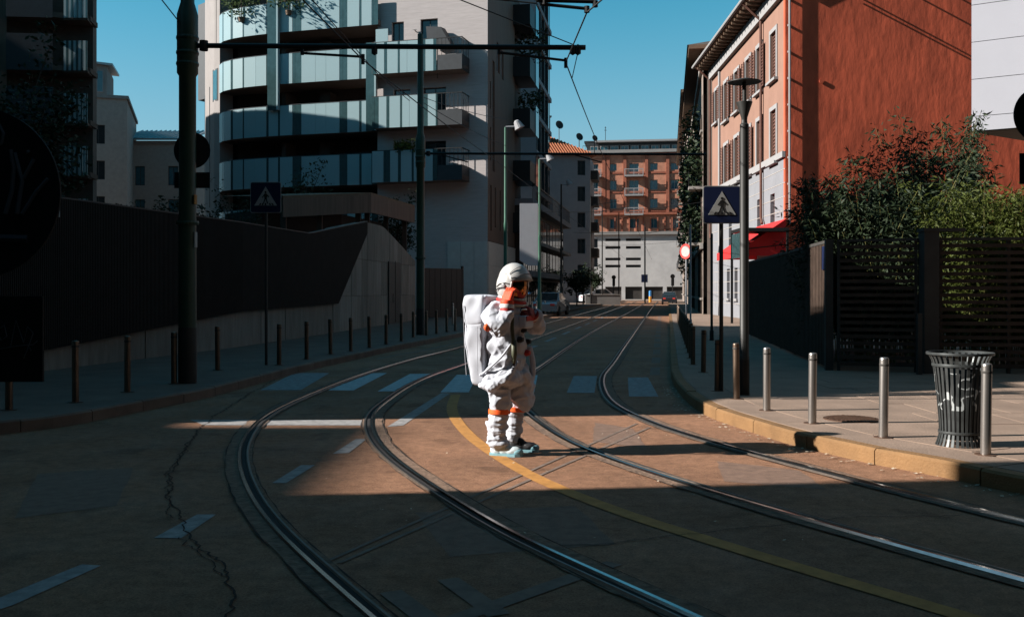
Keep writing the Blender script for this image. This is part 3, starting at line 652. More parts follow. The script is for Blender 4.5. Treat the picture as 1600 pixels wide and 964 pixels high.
MB().add([(-1.3, .6, 22.2), (2.1, .6, 22.0), (2.1, 8.4, 22.6), (-1.3, 8.4, 22.8), (-1.3, .6, 22.4), (2.1, .6, 22.2), (2.1, 8.4, 22.8), (-1.3, 8.4, 23.0)], [(0, 1, 2, 3), (4, 5, 6, 7), (0, 1, 5, 4), (1, 2, 6, 5), (2, 3, 7, 6), (3, 0, 4, 7)]).build('roof', MATS['roof_metal'], g1.root)
g2 = plain_block('far_house', 'low beige house with seamed metal roof seen beside the thick tram pole', (-38.5, 99), (-32.2, 99), 10, 16.2, 'beige_far', 4, (1.0, 1.9), z0=2.2, sto=3.3, pane='blue_glass', gap=1.4)
b = MB()
b.add([(-.4, -.5, 16.5), (g2.L+.4, -.5, 16.5), (g2.L+.4, 5, 18.1), (-.4, 5, 18.1), (-.4, -.5, 16.7), (g2.L+.4, -.5, 16.7), (g2.L+.4, 5, 18.3), (-.4, 5, 18.3)], [(0, 1, 2, 3), (4, 5, 6, 7), (0, 1, 5, 4), (1, 2, 6, 5), (2, 3, 7, 6), (3, 0, 4, 7)]); b.build('roof', MATS['roof_metal'], g2.root)
b = MB()
for i in range(14): x = i*g2.L/13; b.add([(x-.03, -.5, 16.7), (x+.03, -.5, 16.7), (x+.03, 5, 18.3), (x-.03, 5, 18.3), (x, -.5, 16.82), (x, 5, 18.42)], [(0, 4, 5, 3), (1, 2, 5, 4), (0, 1, 4)])
b.build('roof_seams', MATS['roof_metal'], g2.root)

# ---- white tower behind the flank, dark window bands facing the street
fw = Facade('apartment_tower', (-1.2, 93.5), (2.3, 94.4)); tag(fw.root, 'tall white block whose street side is all dark windows', 'building')
MB().box(0, fw.L, 0, .3, 0, 36).build('wall', MATS['white_render'], fw.root)
s2 = fw.side((2.3, 94.4), (4.2, 107)); put(MB().box(.35, s2.L, .3, 5, 0, 35.8).build('core', MATS['dark_panel'], fw.root), s2.m)
for k in range(10):
    z = .6+3.6*k
    put(MB().box(.0, s2.L, -.06, .29, z-.45, z).build('floor_band', MATS['white_render'], fw.root), s2.m)
    for j in range(4):
        a = .2+j*(s2.L-.3)/4; put(MB().box(a, a+.35, -.03, .28, z+.01, z+3.13).build('pier', MATS['dark_panel'], fw.root), s2.m)
        window(fw.root, a+.36, a+(s2.L-.3)/4-.02, z+.01, z+3.13, MATS['black_metal'], MATS['glass'], .2, 1, mtx=s2.m)
MB().box(-.2, fw.L+.1, -.1, 8, 36, 36.3).build('roof', MATS['city_grey'], fw.root)

# ---- long low block along the left of the street
fp = Facade('long_block', (1.3, 76.4), (5.9, 106)); tag(fp.root, 'long low dark block with white slab edges along the street', 'building')
MB().box(0, fp.L, .5, 7, 0, 8.2).build('core', MATS['dark_facade'], fp.root)
for z, h in ((8.2, .5), (5.3, .28), (2.7, .45)): MB().box(-.2, fp.L+.2, -.35, 7.1 if z > 8 else .49, z, z+h).build('slab_edge', MATS['white_render' if z != 5.3 else 'city_grey'], fp.root)
for r, z in enumerate((.3, 3.2, 5.7)):
    for j in range(12):
        a = j*fp.L/12; window(fp.root, a+.1, a+fp.L/12-.1, z, z+2.2, MATS['dark_panel'], MATS['glass'], .5, 1)
b = MB()
for j in range(40): b.box(j*fp.L/40, j*fp.L/40+.05, -.3, -.26, 8.7, 9.9)
b.box(0, fp.L, -.32, -.24, 9.9, 9.97); b.build('roof_railing', MATS['black_metal'], fp.root)

# ---- house with orange tile roof
fh = Facade('tiled_house', (3.0, 121), (9.6, 122.5)); tag(fh.root, 'white house with a hipped orange tile roof and chimney', 'building')
hh = [(fh.L-1.6, fh.L-.6, 3+3.2*k, 4.8+3.2*k) for k in range(5)]
holed(MB(), 0, fh.L, 0, 18.2, hh, .25).build('wall', MATS['white_render'], fh.root); MB().box(.01, fh.L-.01, .26, 9, 0, 18.1).build('core', MATS['white_render'], fh.root)
for w in hh: window(fh.root, *w, MATS['dark_panel'], MATS['glass'], .25, 1)
fs = fh.side((9.6, 122.5), (10.8, 131)); put(MB().box(0, fs.L, -.01, .2, 0, 18.1).build('wall', MATS['white_render'], fh.root), fs.m)
for k in range(5): put(MB().box(1, 5, -.9, 0, 2.6+3.2*k, 3.7+3.2*k).build('balcony', MATS['dark_facade'], fh.root), fs.m)
Lh = fh.L; b = MB(); b.add([(-.6, -.7, 18.2), (Lh+.8, -.7, 18.2), (Lh+.8, 9.6, 18.2), (-.6, 9.6, 18.2), (Lh*.2, 4.4, 21.0), (Lh*.45, 4.4, 21.0)], [(0, 1, 5, 4), (1, 2, 5), (2, 3, 4, 5), (3, 0, 4), (0, 3, 2, 1)])
rf = b.build('roof', MATS['roof_tile'], fh.root)
b = MB()
for i in range(24):
    x = -.5+i*(Lh+1.2)/23; t0 = 0; tx = min(max((x-Lh*.2)/(Lh*.25), 0), 1); e = 1.0 if Lh*.2 <= x <= Lh*.45 else (x+.6)/(Lh*.2+.6) if x < Lh*.2 else (Lh+.8-x)/(Lh*.55+.8)
    b.tube([(x, -.72, 18.24), (x, -.7+5.1*e, 18.24+2.8*e)], .09, 5)
b.build('tile_ridges', MATS['roof_tile'], rf)
ch = MB().box(1.0, 2.4, 2.6, 4.0, 19.5, 23.2).box(.85, 2.55, 2.45, 4.15, 23.2, 23.4).build('chimney', MATS['beige_far'], rf)
for (x, z, r) in ((3.4, 22.2, .55), (6.0, 20.8, .5), (8.0, 20.7, .4)):
    d = MB().lathe([(r*.15, -.18), (r*.7, -.08), (r, .06), (r*.95, .08), (r*.6, -.03), (0, -.1)], 16).build('satellite_dish', MATS['dark_panel'], fh.root); d.location = (x, 2.0, z); d.rotation_euler = (R(75), 0, R(15))
    MB().tube([(x, 2.1, z-2.2), (x, 2.1, z)], .05, 5).build('dish_mast', MATS['black_metal'], fh.root)

# ---- brick apartment house closing the street
YE = 165.; fe = Facade('brick_apartment_house', (6., YE+1.6), (36., YE-2.6)); tag(fe.root, 'brick apartment house with white base and balconies closing the street', 'building')
re_ = fe.root; Z = lambda py: CH+(HY-py)/F*YE; U = lambda px: (px-HX)/F*YE-6.
zb, zt = Z(366), Z(240)
rows = [(Z(267), Z(256)), (Z(297), Z(282)), (Z(326), Z(311)), (Z(357), Z(342))]
colw = [(954, 964.5), (1016, 1028), (1048, 1060)]; wh = []
for r, (a, c) in enumerate(rows):
    for x0, x1 in colw: wh.append((U(x0), U(x1), a, c))
    wh.append((U(984), U(999), a-.9 if r < 3 else a, c))
    wh.append((U(926), U(936), a-.9 if r < 3 else a, c))
    for x in (1075, 1095): wh.append((U(x), U(x+12), a, c))
holed(MB(), 0, 30, zb, zt, wh, .3).build('wall', MATS['end_brick'], re_)
for w in wh: window(re_, *w, MATS['trim_white'], MATS['blue_glass'], .3, 1, .1)
for px in (942.5, 949, 975, 1008.5, 1041, 1065): MB().box(U(px), U(px)+.5, -.25, -.004, zb+3.2, zt).build('pilaster', MATS['end_brick_dark'], re_)
for py in (272, 302, 331): MB().box(U(912), 30, -.12, -.002, Z(py), Z(py)+.3).build('string_course', MATS['end_brick_dark'], re_)
MB().box(-.1, 30, -.4, -.002, Z(336), Z(336)+.35).build('cornice', MATS['end_brick_dark'], re_); MB().box(-.1, 30, -.5, -.003, Z(367), Z(367)+.5).build('cornice', MATS['city_grey'], re_)
for px in range(950, 1065, 11): MB().box(U(px), U(px)+.22, -.18, -.004, Z(363), Z(340)).build('rib', MATS['end_brick_dark'], re_)
for x0, x1 in ((977, 1006), (911, 941)):
    for py in (276, 306, 336):
        a, c, z = U(x0), U(x1), Z(py); MB().box(a, c, -1.3, -.004, z-.15, z+.1).build('balcony_slab', MATS['trim_white'], re_)
        b = MB(); b.box(a, c, -1.3, -1.24, z+1.0, z+1.12)
        for j in range(3): x = a+(c-a-.1)*j/2; b.box(x, x+.12, -1.3, -1.22, z+.1, z+1.0)
        for j in range(14): x = a+(c-a)*j/14; b.box(x, x+.03, -1.27, -1.25, z+.1, z+1.0)
        b.build('balcony_railing', MATS['trim_white'], re_)
        MB().box(a, c, -.02, .29, z+2.9, z+3.0).build('balcony_lintel', MATS['end_brick_dark'], re_)
slots = [(U(a), U(c), Z(y+3), Z(y-1.2)) for a, c in ((947, 970.5), (979, 1002)) for y in (374, 386, 404, 415)]
lw = [(U(927), U(935), Z(387), Z(373)), (U(927), U(935), Z(417), Z(403)), (U(913), U(918), Z(387), Z(373)), (U(913), U(918), Z(417), Z(403))]
gar = [(U(947), U(972), .2, Z(448)), (U(978), U(1004), .2, Z(448)), (U(1009), U(1036), .2, Z(448)), (U(1042), U(1066), .2, Z(448))]
holed(MB(), 0, 30, 0, zb-.004, slots+lw+gar, .4).build('base_wall', MATS['end_white'], re_)
for s_ in slots: MB().box(s_[0], s_[1], .3, .38, s_[2], s_[3]).build('vent_slot', MATS['black_metal'], re_)
for w in lw: window(re_, *w, MATS['dark_panel'], MATS['glass'], .35, 1)
for g in gar: MB().box(g[0], g[1], .34, .39, g[2], g[3]).build('garage_door', MATS['dark_facade'], re_)
MB().box(.01, 29.9, .41, 12, 0, zt-.1).build('core', MATS['end_brick_dark'], re_)
MB().box(-.2, 30.2, -.8, 12, zt, zt+.5).build('roof_slab', MATS['city_grey'], re_)
MB().box(U(917), 30, 1.6, 11, zt+.5, Z(221)).build('penthouse', MATS['dark_panel'], re_)
for k, px in enumerate(range(922, 1060, 16)):
    window(re_, U(px), U(px+13), zt+.7, Z(226), MATS['trim_white'], MATS['blue_glass'], 1.6, 1, .12)
MB().box(U(930), 30.2, .6, 12, Z(221), Z(221)+.3).build('penthouse_roof', MATS['trim_white'], re_); MB().box(U(912), U(1022), 3, 10, Z(221)+.3, Z(215.5)).build('roof_volume', MATS['dark_panel'], re_)
b = MB(); b.box(U(912), 30, -.7, -.66, zt+1.2, zt+1.27)
for j in range(60): b.box(U(912)+j*.4, U(912)+j*.4+.04, -.7, -.67, zt+.5, zt+1.2)
b.build('terrace_railing', MATS['black_metal'], re_)
for px, py in ((1000, 160), (1022, 190)):
    pass
MB().tube([(U(945), 5, Z(216)), (U(945), 5, Z(190))], .05, 5).tube([(U(943), 5, Z(196)), (U(947), 5, Z(196))], .04, 4).tube([(U(943.6), 5, Z(192)), (U(946.4), 5, Z(192))], .04, 4).build('aerial', MATS['black_metal'], re_)
MB().tube([(U(912.5), -.3, 0), (U(912.5), -.3, 20)], .06, 5).build('downpipe', MATS['dark_panel'], re_)

# ---- orange house, right: sunlit front, red gable
ON, OF = (12.24, 44.6), (12.56, 62.5); EZ = 15.6
fo = Facade('orange_house', OF, ON); ro = fo.root; tag(ro, 'orange rendered house with white base, shuttered windows and rust red gable', 'building')
Lo = fo.L; zc = fo.z(1226.9, 243); zc0 = fo.z(1169, 275)
zc = (zc+zc0)/2
wo_ = []
def ow(px, y0, y1, wm=1.0): u = fo.u(px); wo_.append((u-wm/2, u+wm/2, fo.z(px, y1), fo.z(px, y0)))
wz_up = (11.6, 13.75); wz_lo = (7.75, 10.1)
upx = [1209, 1187, 1169.5, 1151.5, 1135]; 
H_or = []
for px in upx:
    u = fo.u(px); H_or += [(u-.55, u+.55, *wz_up), (u-.55, u+.55, *wz_lo)]
u = fo.u(1120); H_or += [(u-.5, u+.5, 12.0, 13.9)]
holed(MB(), 0, Lo, zc, EZ, H_or, .25).build('wall', MATS['orange_render'], ro)
for i, (a, c, z0, z1) in enumerate(H_or):
    w = window(ro, a, c, z0, z1, MATS['dark_panel'], MATS['glass'], .25, 1)
    fr = MB(); e = .2; fr.box(a-e, a-.003, -.05, -.003, z0-.1, z1+e); fr.box(c+.003, c+e, -.05, -.003, z0-.1, z1+e); fr.box(a-.003, c+.003, -.05, -.003, z1+.003, z1+e); s_ = fr.build('window_surround', MATS['trim_white'], ro)
    MB().box(a-.3, c+.3, -.2, -.003, z0-.22, z0-.1).build('window_sill', MATS['trim_white'], ro)
    nar = i in (0, 1, 3)
    for sd_ in (-1, 1):
        sh = MB(); x0, x1 = ((a+.02, (a+c)/2-.01) if sd_ < 0 else ((a+c)/2+.01, c-.02)) if nar else ((a-.66, a-.1) if sd_ < 0 else (c+.1, c+.66)); y0 = .08 if nar else -.13
        sh.box(x0, x0+.06, y0, y0+.05, z0, z1); sh.box(x1-.06, x1, y0, y0+.05, z0, z1); n = 14
        for k in range(n): z = z0+(z1-z0)*k/n; sh.add([(x0+.06, y0+.05, z+.12), (x1-.06, y0+.05, z+.12), (x1-.06, y0, z), (x0+.06, y0, z), (x0+.06, y0+.05, z+.14), (x1-.06, y0+.05, z+.14), (x1-.06, y0, z+.02), (x0+.06, y0, z+.02)], [(0, 1, 2, 3), (7, 6, 5, 4), (2, 6, 7, 3), (0, 4, 5, 1)])
        sh.build('shutter', MATS['shutter'], ro)
Hw = []
for px, y0, y1 in ((1207, 292, 365), (1186, 290, 365), (1160, 300, 365), (1141, 355, 375), (1150, 410, 447), (1138, 410, 447)):
    u = fo.u(px); Hw.append((u-.42, u+.42, max(.6, fo.z(px, y1)), fo.z(px, y0)))
Hw = [(a, c, 4.0, 6.2) for a, c, z0, z1 in Hw[:4]]+[(a, c, 1.2, 2.9) for a, c, z0, z1 in Hw[4:]]
holed(MB(), 0, Lo, 0, zc-.003, Hw, .25).build('base_wall', MATS['white_render'], ro)
for w in Hw:
    window(ro, *w, MATS['shutter'], MATS['glass'], .25, 1); MB().box(w[0]-.15, w[1]+.15, -.12, -.003, w[2]-.14, w[2]-.003).build('window_sill', MATS['trim_white'], ro)
for k in range(11): MB().box(.0, Lo, -.012, -.001, .9+k*.62, .93+k*.62).build('joint_band', MATS['beige_far'], ro)
MB().box(0, Lo, -.14, -.003, zc-.05, zc+.22).build('string_course', MATS['trim_white'], ro)
MB().box(-.05, Lo+.05, -.22, -.003, EZ-.75, EZ-.12).build('frieze', MATS['trim_white'], ro)
MB().box(fo.u(1125)-.12, fo.u(1125)+.2, -.1, -.004, 0, EZ-.8).build('corner_strip', MATS['trim_white'], ro)
MB().add([(-.6, -1.0, EZ+.05), (Lo+.0, -1.0, EZ+.05), (Lo+.0, .2, EZ-.1), (-.6, .2, EZ-.1), (-.6, -1.0, EZ+.2), (Lo+.0, -1.0, EZ+.2), (Lo+.0, .2, EZ+.12), (-.6, .2, EZ+.12)], [(0, 1, 2, 3), (4, 5, 6, 7), (0, 1, 5, 4), (1, 2, 6, 5), (2, 3, 7, 6), (3, 0, 4, 7)]).build('eave', MATS['eave_wood'], ro)
for k in range(26): x = .2+k*(Lo-.4)/25; MB().box(x-.06, x+.06, -.95, -.02, EZ-.13, EZ+.03).build('rafter', MATS['eave_wood'], ro)
b = MB(); b.tube([(-.7, -1.08, EZ+.18), (Lo, -1.08, EZ+.18)], .1, 8); b.build('gutter', MATS['trim_white'], ro)
rfo = MB().add([(-.7, -1.1, EZ+.3), (Lo+.02, -1.1, EZ+.3), (Lo+.02, 6, EZ+3.2), (-.7, 6, EZ+3.2), (Lo+.02, 13, EZ+.3), (-.7, 13, EZ+.3)], [(0, 1, 2, 3), (3, 2, 4, 5)]).build('roof', MATS['roof_tile'], ro)
for px in (1193, 1112.5): u = fo.u(px); MB().tube([(u, -1.0, EZ+.1), (u, -.5, EZ-.4), (u, -.14, EZ-.75), (u, -.12, 5.2), (u+.3, -.14, 4.9)], .07, 7).build('downpipe', MATS['shutter'], ro)
fg = fo.side(ON, (ON[0]+13, ON[1]-.22))
gz = lambda u: EZ+.2+3.0*(1-abs(u-6)/6)
gm = MB()
gw = [(0, 0), (12.4, 0), (12.4, EZ), (6, EZ+2.9), (0, EZ)]
gm.slab_xz(gw, 0.002, .3); put(gm.build('gable_wall', MATS['red_render'], ro), fg.m)
put(MB().slab_xz([(-.05, EZ-.25), (6, EZ+2.75), (12.6, EZ-.25), (12.6, EZ+.1), (6, EZ+3.15), (-.05, EZ+.1)], -.28, -.003).build('verge', MATS['eave_wood'], ro), fg.m)
b = MB(); b.tube([(.16, -.13, 4.6), (.16, -.13, EZ-.3)], .05, 8)
pp = put(b.build('downpipe', MATS['trim_white'], ro), fg.m)
for k in range(9): put(MB().box(.1, .22, -.15, .0, 5.2+k*1.18, 5.28+k*1.18).build('pipe_bracket', MATS['trim_white'], ro), fg.m)
put(MB().lathe([(.0, 0), (.1, 0), (.1, .05), (0, .05)], 12).build('vent_cap', MATS['red_render'], ro), fg.m @ Matrix.Translation((1.6, -.02, 11.0)) @ Matrix.Rotation(R(90), 4, 'X'))
MB().box(.05, Lo-.05, .3, 12.3, 0, EZ-.1).build('core', MATS['red_render'], ro)
# red awning over the ground floor
ua, uc = fo.u(1121, 2.0), fo.u(1222, .2); za = 3.5
aw = empty('awning', w2(fo, ua, 0, 0), math.atan2(fo.d.y, fo.d.x)); La = uc-ua
MB().add([(0, -.02, za+1.35), (La, -.02, za+1.35), (La, -2.0, za), (0, -2.0, za), (0, -.02, za+1.32), (La, -.02, za+1.32), (La, -2.0, za-.03), (0, -2.0, za-.03)], [(0, 1, 2, 3), (7, 6, 5, 4), (0, 3, 7, 4), (1, 5, 6, 2), (2, 6, 7, 3)]).build('canvas', MATS['canvas_red'], aw)
MB().box(0, La, -2.03, -2.0, za-.35, za+.02).build('valance', MATS['canvas_red'], aw)
for x in (.02, La-.06): MB().add([(x, -.02, za+1.3), (x, -2, za-.02), (x, -2, za-.3), (x, -.02, za-.3)], [(0, 1, 2, 3)]).build('side_flap', MATS['canvas_red'], aw)
for j in range(5): x = .05+j*(La-.1)/4; MB().tube([(x, -.03, za+.2), (x, -1.98, za-.02)], .025, 5).build('arm', MATS['black_metal'], aw)
tag(aw, 'bright red awning over the white ground floor of the orange house', 'awning')
sh_ = empty('entrance_shelter', w2(fo, Lo-1.2, 2.2, 0), math.atan2(fo.d.y, fo.d.x)); 
MB().box(0, 2.2, 0, 2.1, 4.25, 4.4).build('roof', MATS['black_metal'], sh_)
for x, y in ((0, 0), (2.1, 0), (0, 2), (2.1, 2)): MB().box(x, x+.1, y, y+.1, 0, 4.25).build('leg', MATS['black_metal'], sh_)
MB().box(.12, 2.08, .03, .06, 3.1, 4.2).build('glazing', MATS['teal_glass'], sh_)
tag(sh_, 'dark framed glass shelter beside the red awning', 'shelter')

# unseen wires off the gable top, strung so their shadows streak the red wall
for i, (x, z, x2) in enumerate(((14.5, 15.3, 13.6), (14.7, 15.0, 15.0), (16.0, 15.9, 14.6), (17.2, 16.2, 15.8), (18.4, 16.0, 16.6))):
    o_ = Vector((x, 44.42, z)); e_ = Vector((x2, 26.2, 14.3)); tag(MB().tube([Vector((0, 0, 0)), e_-o_], .042, 5).build('unseen_wire', MATS['wire'], None, loc=o_), ('lowest', 'second', 'third', 'fourth', 'last')[i]+' of five unseen wires strung for their shadows on the red gable', 'wire', 'unseen wires above the red gable')

# ---- shaded old houses further along the right side
def old_house(p0, p1, h, label, seed):
    f = Facade('old_house', p1, p0); rd = random.Random(seed); L = f.L; H = []; n = int(L/3.1); st = L/n; rows_ = int((h-2)/3.6)
    for r in range(rows_):
        for i in range(n): u = st*(i+.5); H.append((u-.55, u+.55, 1.2+3.6*r, 3.5+3.6*r))
    holed(MB(), 0, L, 0, h, H, .25).build('wall', MATS['city_render'], f.root); MB().box(.01, L-.01, .26, 9, 0, h-.02).build('core', MATS['city_render'], f.root)
    for w in H:
        window(f.root, *w, MATS['shutter'], MATS['glass'], .25, 1)
        if rd.random() < .45 and w[2] > 3:
            MB().box(w[0]-.5, w[1]+.5, -.9, -.003, w[2]-.25, w[2]-.08).build('balcony_slab', MATS['beige_far'], f.root); b = MB(); b.box(w[0]-.5, w[1]+.5, -.9, -.86, w[2]+.85, w[2]+.9)
            for j in range(15): x = w[0]-.5+j*(w[1]-w[0]+1)/14.5; b.box(x, x+.03, -.89, -.86, w[2]-.08, w[2]+.86)
            b.build('balcony_railing', MATS['black_metal'], f.root)
        else: MB().box(w[0]-.2, w[1]+.2, -.15, -.003, w[2]-.15, w[2]-.02).build('window_sill', MATS['beige_far'], f.root)
    for z in (4.3, h-1.2): MB().box(-.05, L+.05, -.2, -.004, z, z+.35).build('string_course', MATS['beige_far'], f.root)
    MB().box(-.4, L+.05, -.9, 9.2, h, h+.25).build('eave', MATS['eave_wood'], f.root)
    b = MB().add([(-.5, -1.0, h+.25), (L+.05, -1.0, h+.25), (L+.05, 9.4, h+.25), (-.5, 9.4, h+.25), (2, 4, h+1.4), (L-2, 4, h+1.4)], [(0, 1, 5, 4), (1, 2, 5), (2, 3, 4, 5), (3, 0, 4)]); b.build('roof', MATS['city_dark'], f.root)
    tag(f.root, label, 'building'); return f
ol = lambda y: (12.1+.156*(y-63), y)
o1 = old_house(ol(63.2), ol(94), 17.0, 'shaded old house with ivy next to the orange house', 4)
o2 = old_house(ol(94.6), ol(150), 20.5, 'farther old house on the shaded side, nearest the brick block', 5)
def ivy(name, label, f, u0, u1, z0, z1, n, seed, m='leaf_dark'):
    g = np.random.default_rng(seed); C = []
    for k in range(40):
        u = g.uniform(u0, u1); z = g.uniform(z0, z1); p = w2(f, u, .35+.3*g.random(), z); C.append(tuple(p))
    o = empty(name, w2(f, (u0+u1)/2, .3, 0)); q = leaf_quads(C, n, .16, (.45, .45, .7), seed); q = q-np.array(o.location)
    quads('foliage', q, MATS[m], o); b = MB()
    for k in range(5):
        u = u0+(u1-u0)*(k+.5)/5; pts = []
        for t in range(8): z = .1+(z1-.1)*t/7; p = w2(f, u+.3*math.sin(t*1.7+k), .06, z)-o.location; pts.append(p)
        b.tube(pts, .03, 4)
    b.build('stems', MATS['bark'], o); tag(o, label, 'ivy')
ivy('ivy', 'ivy hanging thick on the front of the shaded old house', o1, o1.L-9, o1.L-.3, 5, 13, 2600, 31, 'leaf_dark')
ivy('ivy', 'lighter creeper on the old house above the round sign', o1, 3, 14, 3, 12, 1500, 32, 'leaf_mid')

# ---- white panelled volume at upper right, floating over its recessed ground floor
WP = (12.46, 27.); a_ = R(-57.5+90)
d1 = Vector((math.sin(R(57.5)), -math.cos(R(57.5)))); d2 = Vector((math.cos(R(34)), math.sin(R(34)))); d2 = Vector((.82, .57))
p1_ = Vector(WP)+d1*9
fx = Facade('panelled_building', WP, p1_); tag(fx.root, 'white metal panelled upper storey jutting out above the bamboo', 'building')
z0 = fx.z(1518, 206); ph = 1.005; zs = [z0, z0+(206-183)/F*27]
for k in range(9):
    za_, zb_ = (z0, zs[1]) if k == 0 else (zs[1]+(k-1)*ph, zs[1]+k*ph)
    for j in range(3): MB().box(j*3.0+.004, j*3.0+2.996, -.03, .05, za_+.008, zb_-.008).build('facade_panel', MATS['metal_panel'], fx.root)
zt_ = zs[1]+8*ph
lq = tolocal(fx, [WP, tuple(p1_), tuple(p1_+d2*9), tuple(Vector(WP)+d2*9)])
MB().prism([(lq[0][0]+.02, lq[0][1]+.06), (lq[1][0]-.02, lq[1][1]+.06), lq[2], lq[3]], z0+.02, zt_-.02).build('core', MATS['beige_far'], fx.root)
MB().prism([(lq[0][0]+.03, lq[0][1]+.03), (lq[1][0], lq[1][1]+.03), lq[2], lq[3]], z0-.02, z0+.018).build('soffit', MATS['beige_soffit'], fx.root)
MB().box(4.5, 9, 3.4, 8, 0, z0-.02).build('ground_floor', MATS['city_grey'], fx.root)

# ---- unseen blocks added on the left, sized and shaped to throw the street's shadows
def city(name, label, x0, x1, y0, y1, h, m='city_render'):
    f = Facade(name, (x1, y0), (x1, y1)); L = y1-y0; H = []; n = max(1, int(L/3.2)); st = L/n
    for r in range(int((h-1.5)/3.4)):
        for i in range(n): u = st*(i+.5); H.append((round(u-.6, 3), round(u+.6, 3), 1.1+3.4*r, 2.9+3.4*r))
    holed(MB(), 0, L, 0, h, H, .2).build('wall', MATS[m], f.root); MB().box(0.003, L-.003, .21, x1-x0, 0, h).build('core', MATS[m], f.root)
    for w in H: window(f.root, *w, MATS['trim_white'], MATS['glass'], .2, 1)
    tag(f.root, label, 'building'); return f
T_ = math.tan(SUN_EL)/math.cos(math.atan(SUN_SLOPE)); yc = lambda c, x: c+SUN_SLOPE*x
X1 = -10.5; city('near_shadow_block', 'unseen block added beside the camera to shade the near road', -15, X1, -26, yc(8.25, -15), 24-T_*X1, 'city_dark')
X4 = -46.; city('side_shadow_block', 'unseen distant block added to give the sunlit band its soft end', -54, X4, -14, yc(12.25, X4), -.75-T_*X4, 'city_grey')
X5 = -30.; city('side_shadow_block', 'unseen low block added to end the thin strip of sun', -44, X5, yc(12.3, X5), yc(16, X5), -2.1-T_*X5, 'city_grey')
X2 = -9.7; yl_ = lambda c: yc(c, X2); hS = lambda S: S-T_*X2
f_ = Facade('stepped_shadow_block', (X2, yl_(12.98)), (X2, yl_(17.9))); o_ = yl_(12.98)
MB().slab_xz([(0, 0), (4.92, 0), (4.92, hS(7.5)), (yl_(16.5)-o_, hS(7.5)), (yl_(15.3)-o_, hS(4.4)), (yl_(14.5)-o_, hS(4.3)), (yl_(13.5)-o_, hS(1.7)), (0, hS(1.5))], 0.0, 8).build('wall', MATS['city_render'], f_.root)
MB().box(1, 2, -.06, -.003, .3, 2.6).build('door', MATS['shutter'], f_.root); window(f_.root, 3, 4.2, 1.2, 2.9, MATS['trim_white'], MATS['glass'], .0, 1)
tag(f_.root, 'unseen block with stepped top shaped to cut the edge of the sunlit band', 'building')
X3 = -16.; city('low_shadow_block', 'unseen low block added behind the wall to shade the crossing', -21, X3, yc(17.9, X3), yc(20.05, X3), 4.5-T_*X3)
X6 = -22.; city('wall_shadow_block', 'unseen tall block added behind the wall to shade the fence and bamboo', -32, X6, yc(20.05, X6), yc(40, X6), 10-T_*X6)
X7 = -31.5; city('wall_shadow_block', 'unseen block added farther behind the wall to shade the far road', -40, X7, yc(40.2, X7), yc(59, X7), 4.3-T_*X7)

def city2(name, label, p0, p1, dep, h, m='city_dark'): return plain_block(name, label, p0, p1, dep, h, m, int((h-2)/3.4), (1.2, 1.8), z0=1.2, sto=3.4, gap=2.0, frame='trim_white')  # unseen blocks added to shut out sky light and deepen the shade
city2('sky_blocker', 'unseen tall block added behind the camera to cut sky light', (36, -15), (-24, -15), 12, 27)
city2('sky_blocker', 'unseen tall block added beyond the near pavement to cut sky light', (15.5, 20), (15.5, -14), 12, 27)
# ------------------------------------------------------------------ left wall: ribbed dark cladding on concrete, concrete wedge
WL = [Vector((-10.2, 11.8)), Vector((-8.76, 18.7)), Vector((-7.3, 26.5)), Vector((-4.92, 50.7))]
fwl = Facade('ribbed_wall', WL[2], WL[3]); rw = fwl.root
tag(rw, 'long dark ribbed wall rising from a concrete base to a pointed concrete end', 'wall')
def wl_line(px):   # distance along the 2nd stretch
    return fwl.u(px)
# stretch 2 (x = 0 .. L) and stretch 1 (negative x bent a little)
def prof_top(u): return np.interp(u, [-16, -8, 0, fwl.u(479), fwl.u(569.6), fwl.u(599), fwl.L], [3.35, 3.4, 3.45, 3.5, 4.42, 4.46, 3.14])
uD0, uD1 = fwl.u(524), fwl.u(569.6)
def prof_low(u): return np.interp(u, [-16, -8, 0, uD0, uD1], [.35, .55, 1.1, 1.18, 3.95])
bend = (WL[2]-WL[1]); ang = math.atan2(bend.y, bend.x)-math.atan2(fwl.d.y, fwl.d.x)
def wp(u, off):    # local point on the bent wall
    if u >= 0: return (u, -off)
    return (u*math.cos(ang)+off*math.sin(ang), u*math.sin(ang)-off*math.cos(ang))
mb = MB(); u = -15.; i = 0; step = .055; prev = None
while u < uD1:
    o = .10 if i % 2 else .125; a = wp(u, o); c = wp(min(u+step*.5, uD1), o)
    k = len(mb.v); mb.v += [(*a, prof_low(u)), (*a, prof_top(u)), (*c, prof_low(u+step*.5)), (*c, prof_top(u+step*.5))]
    mb.f.append((k, k+2, k+3, k+1))
    if prev is not None: mb.f.append((prev+2, k, k+1, prev+3))
    prev = k; u += step*.5; i += 1
tag(mb.build('ribbed_cladding', MATS['wall_cladding'], rw), kind='stuff')
mb = MB()
us = np.linspace(-15, uD1, 60)
for a, c in zip(us, us[1:]):
    p, q = wp(a, .13), wp(c, .13); p2, q2 = wp(a, .0), wp(c, .0); z0, z1 = prof_top(a)+.001, prof_top(c)+.001
    mb.add([(*p, z0), (*q, z1), (*q2, z1), (*p2, z0), (*p, z0+.03), (*q, z1+.03), (*q2, z1+.03), (*p2, z0+.03)], [(0, 1, 2, 3), (4, 5, 6, 7), (0, 1, 5, 4), (2, 3, 7, 6)])
mb.build('coping', MATS['gate_metal'], rw)
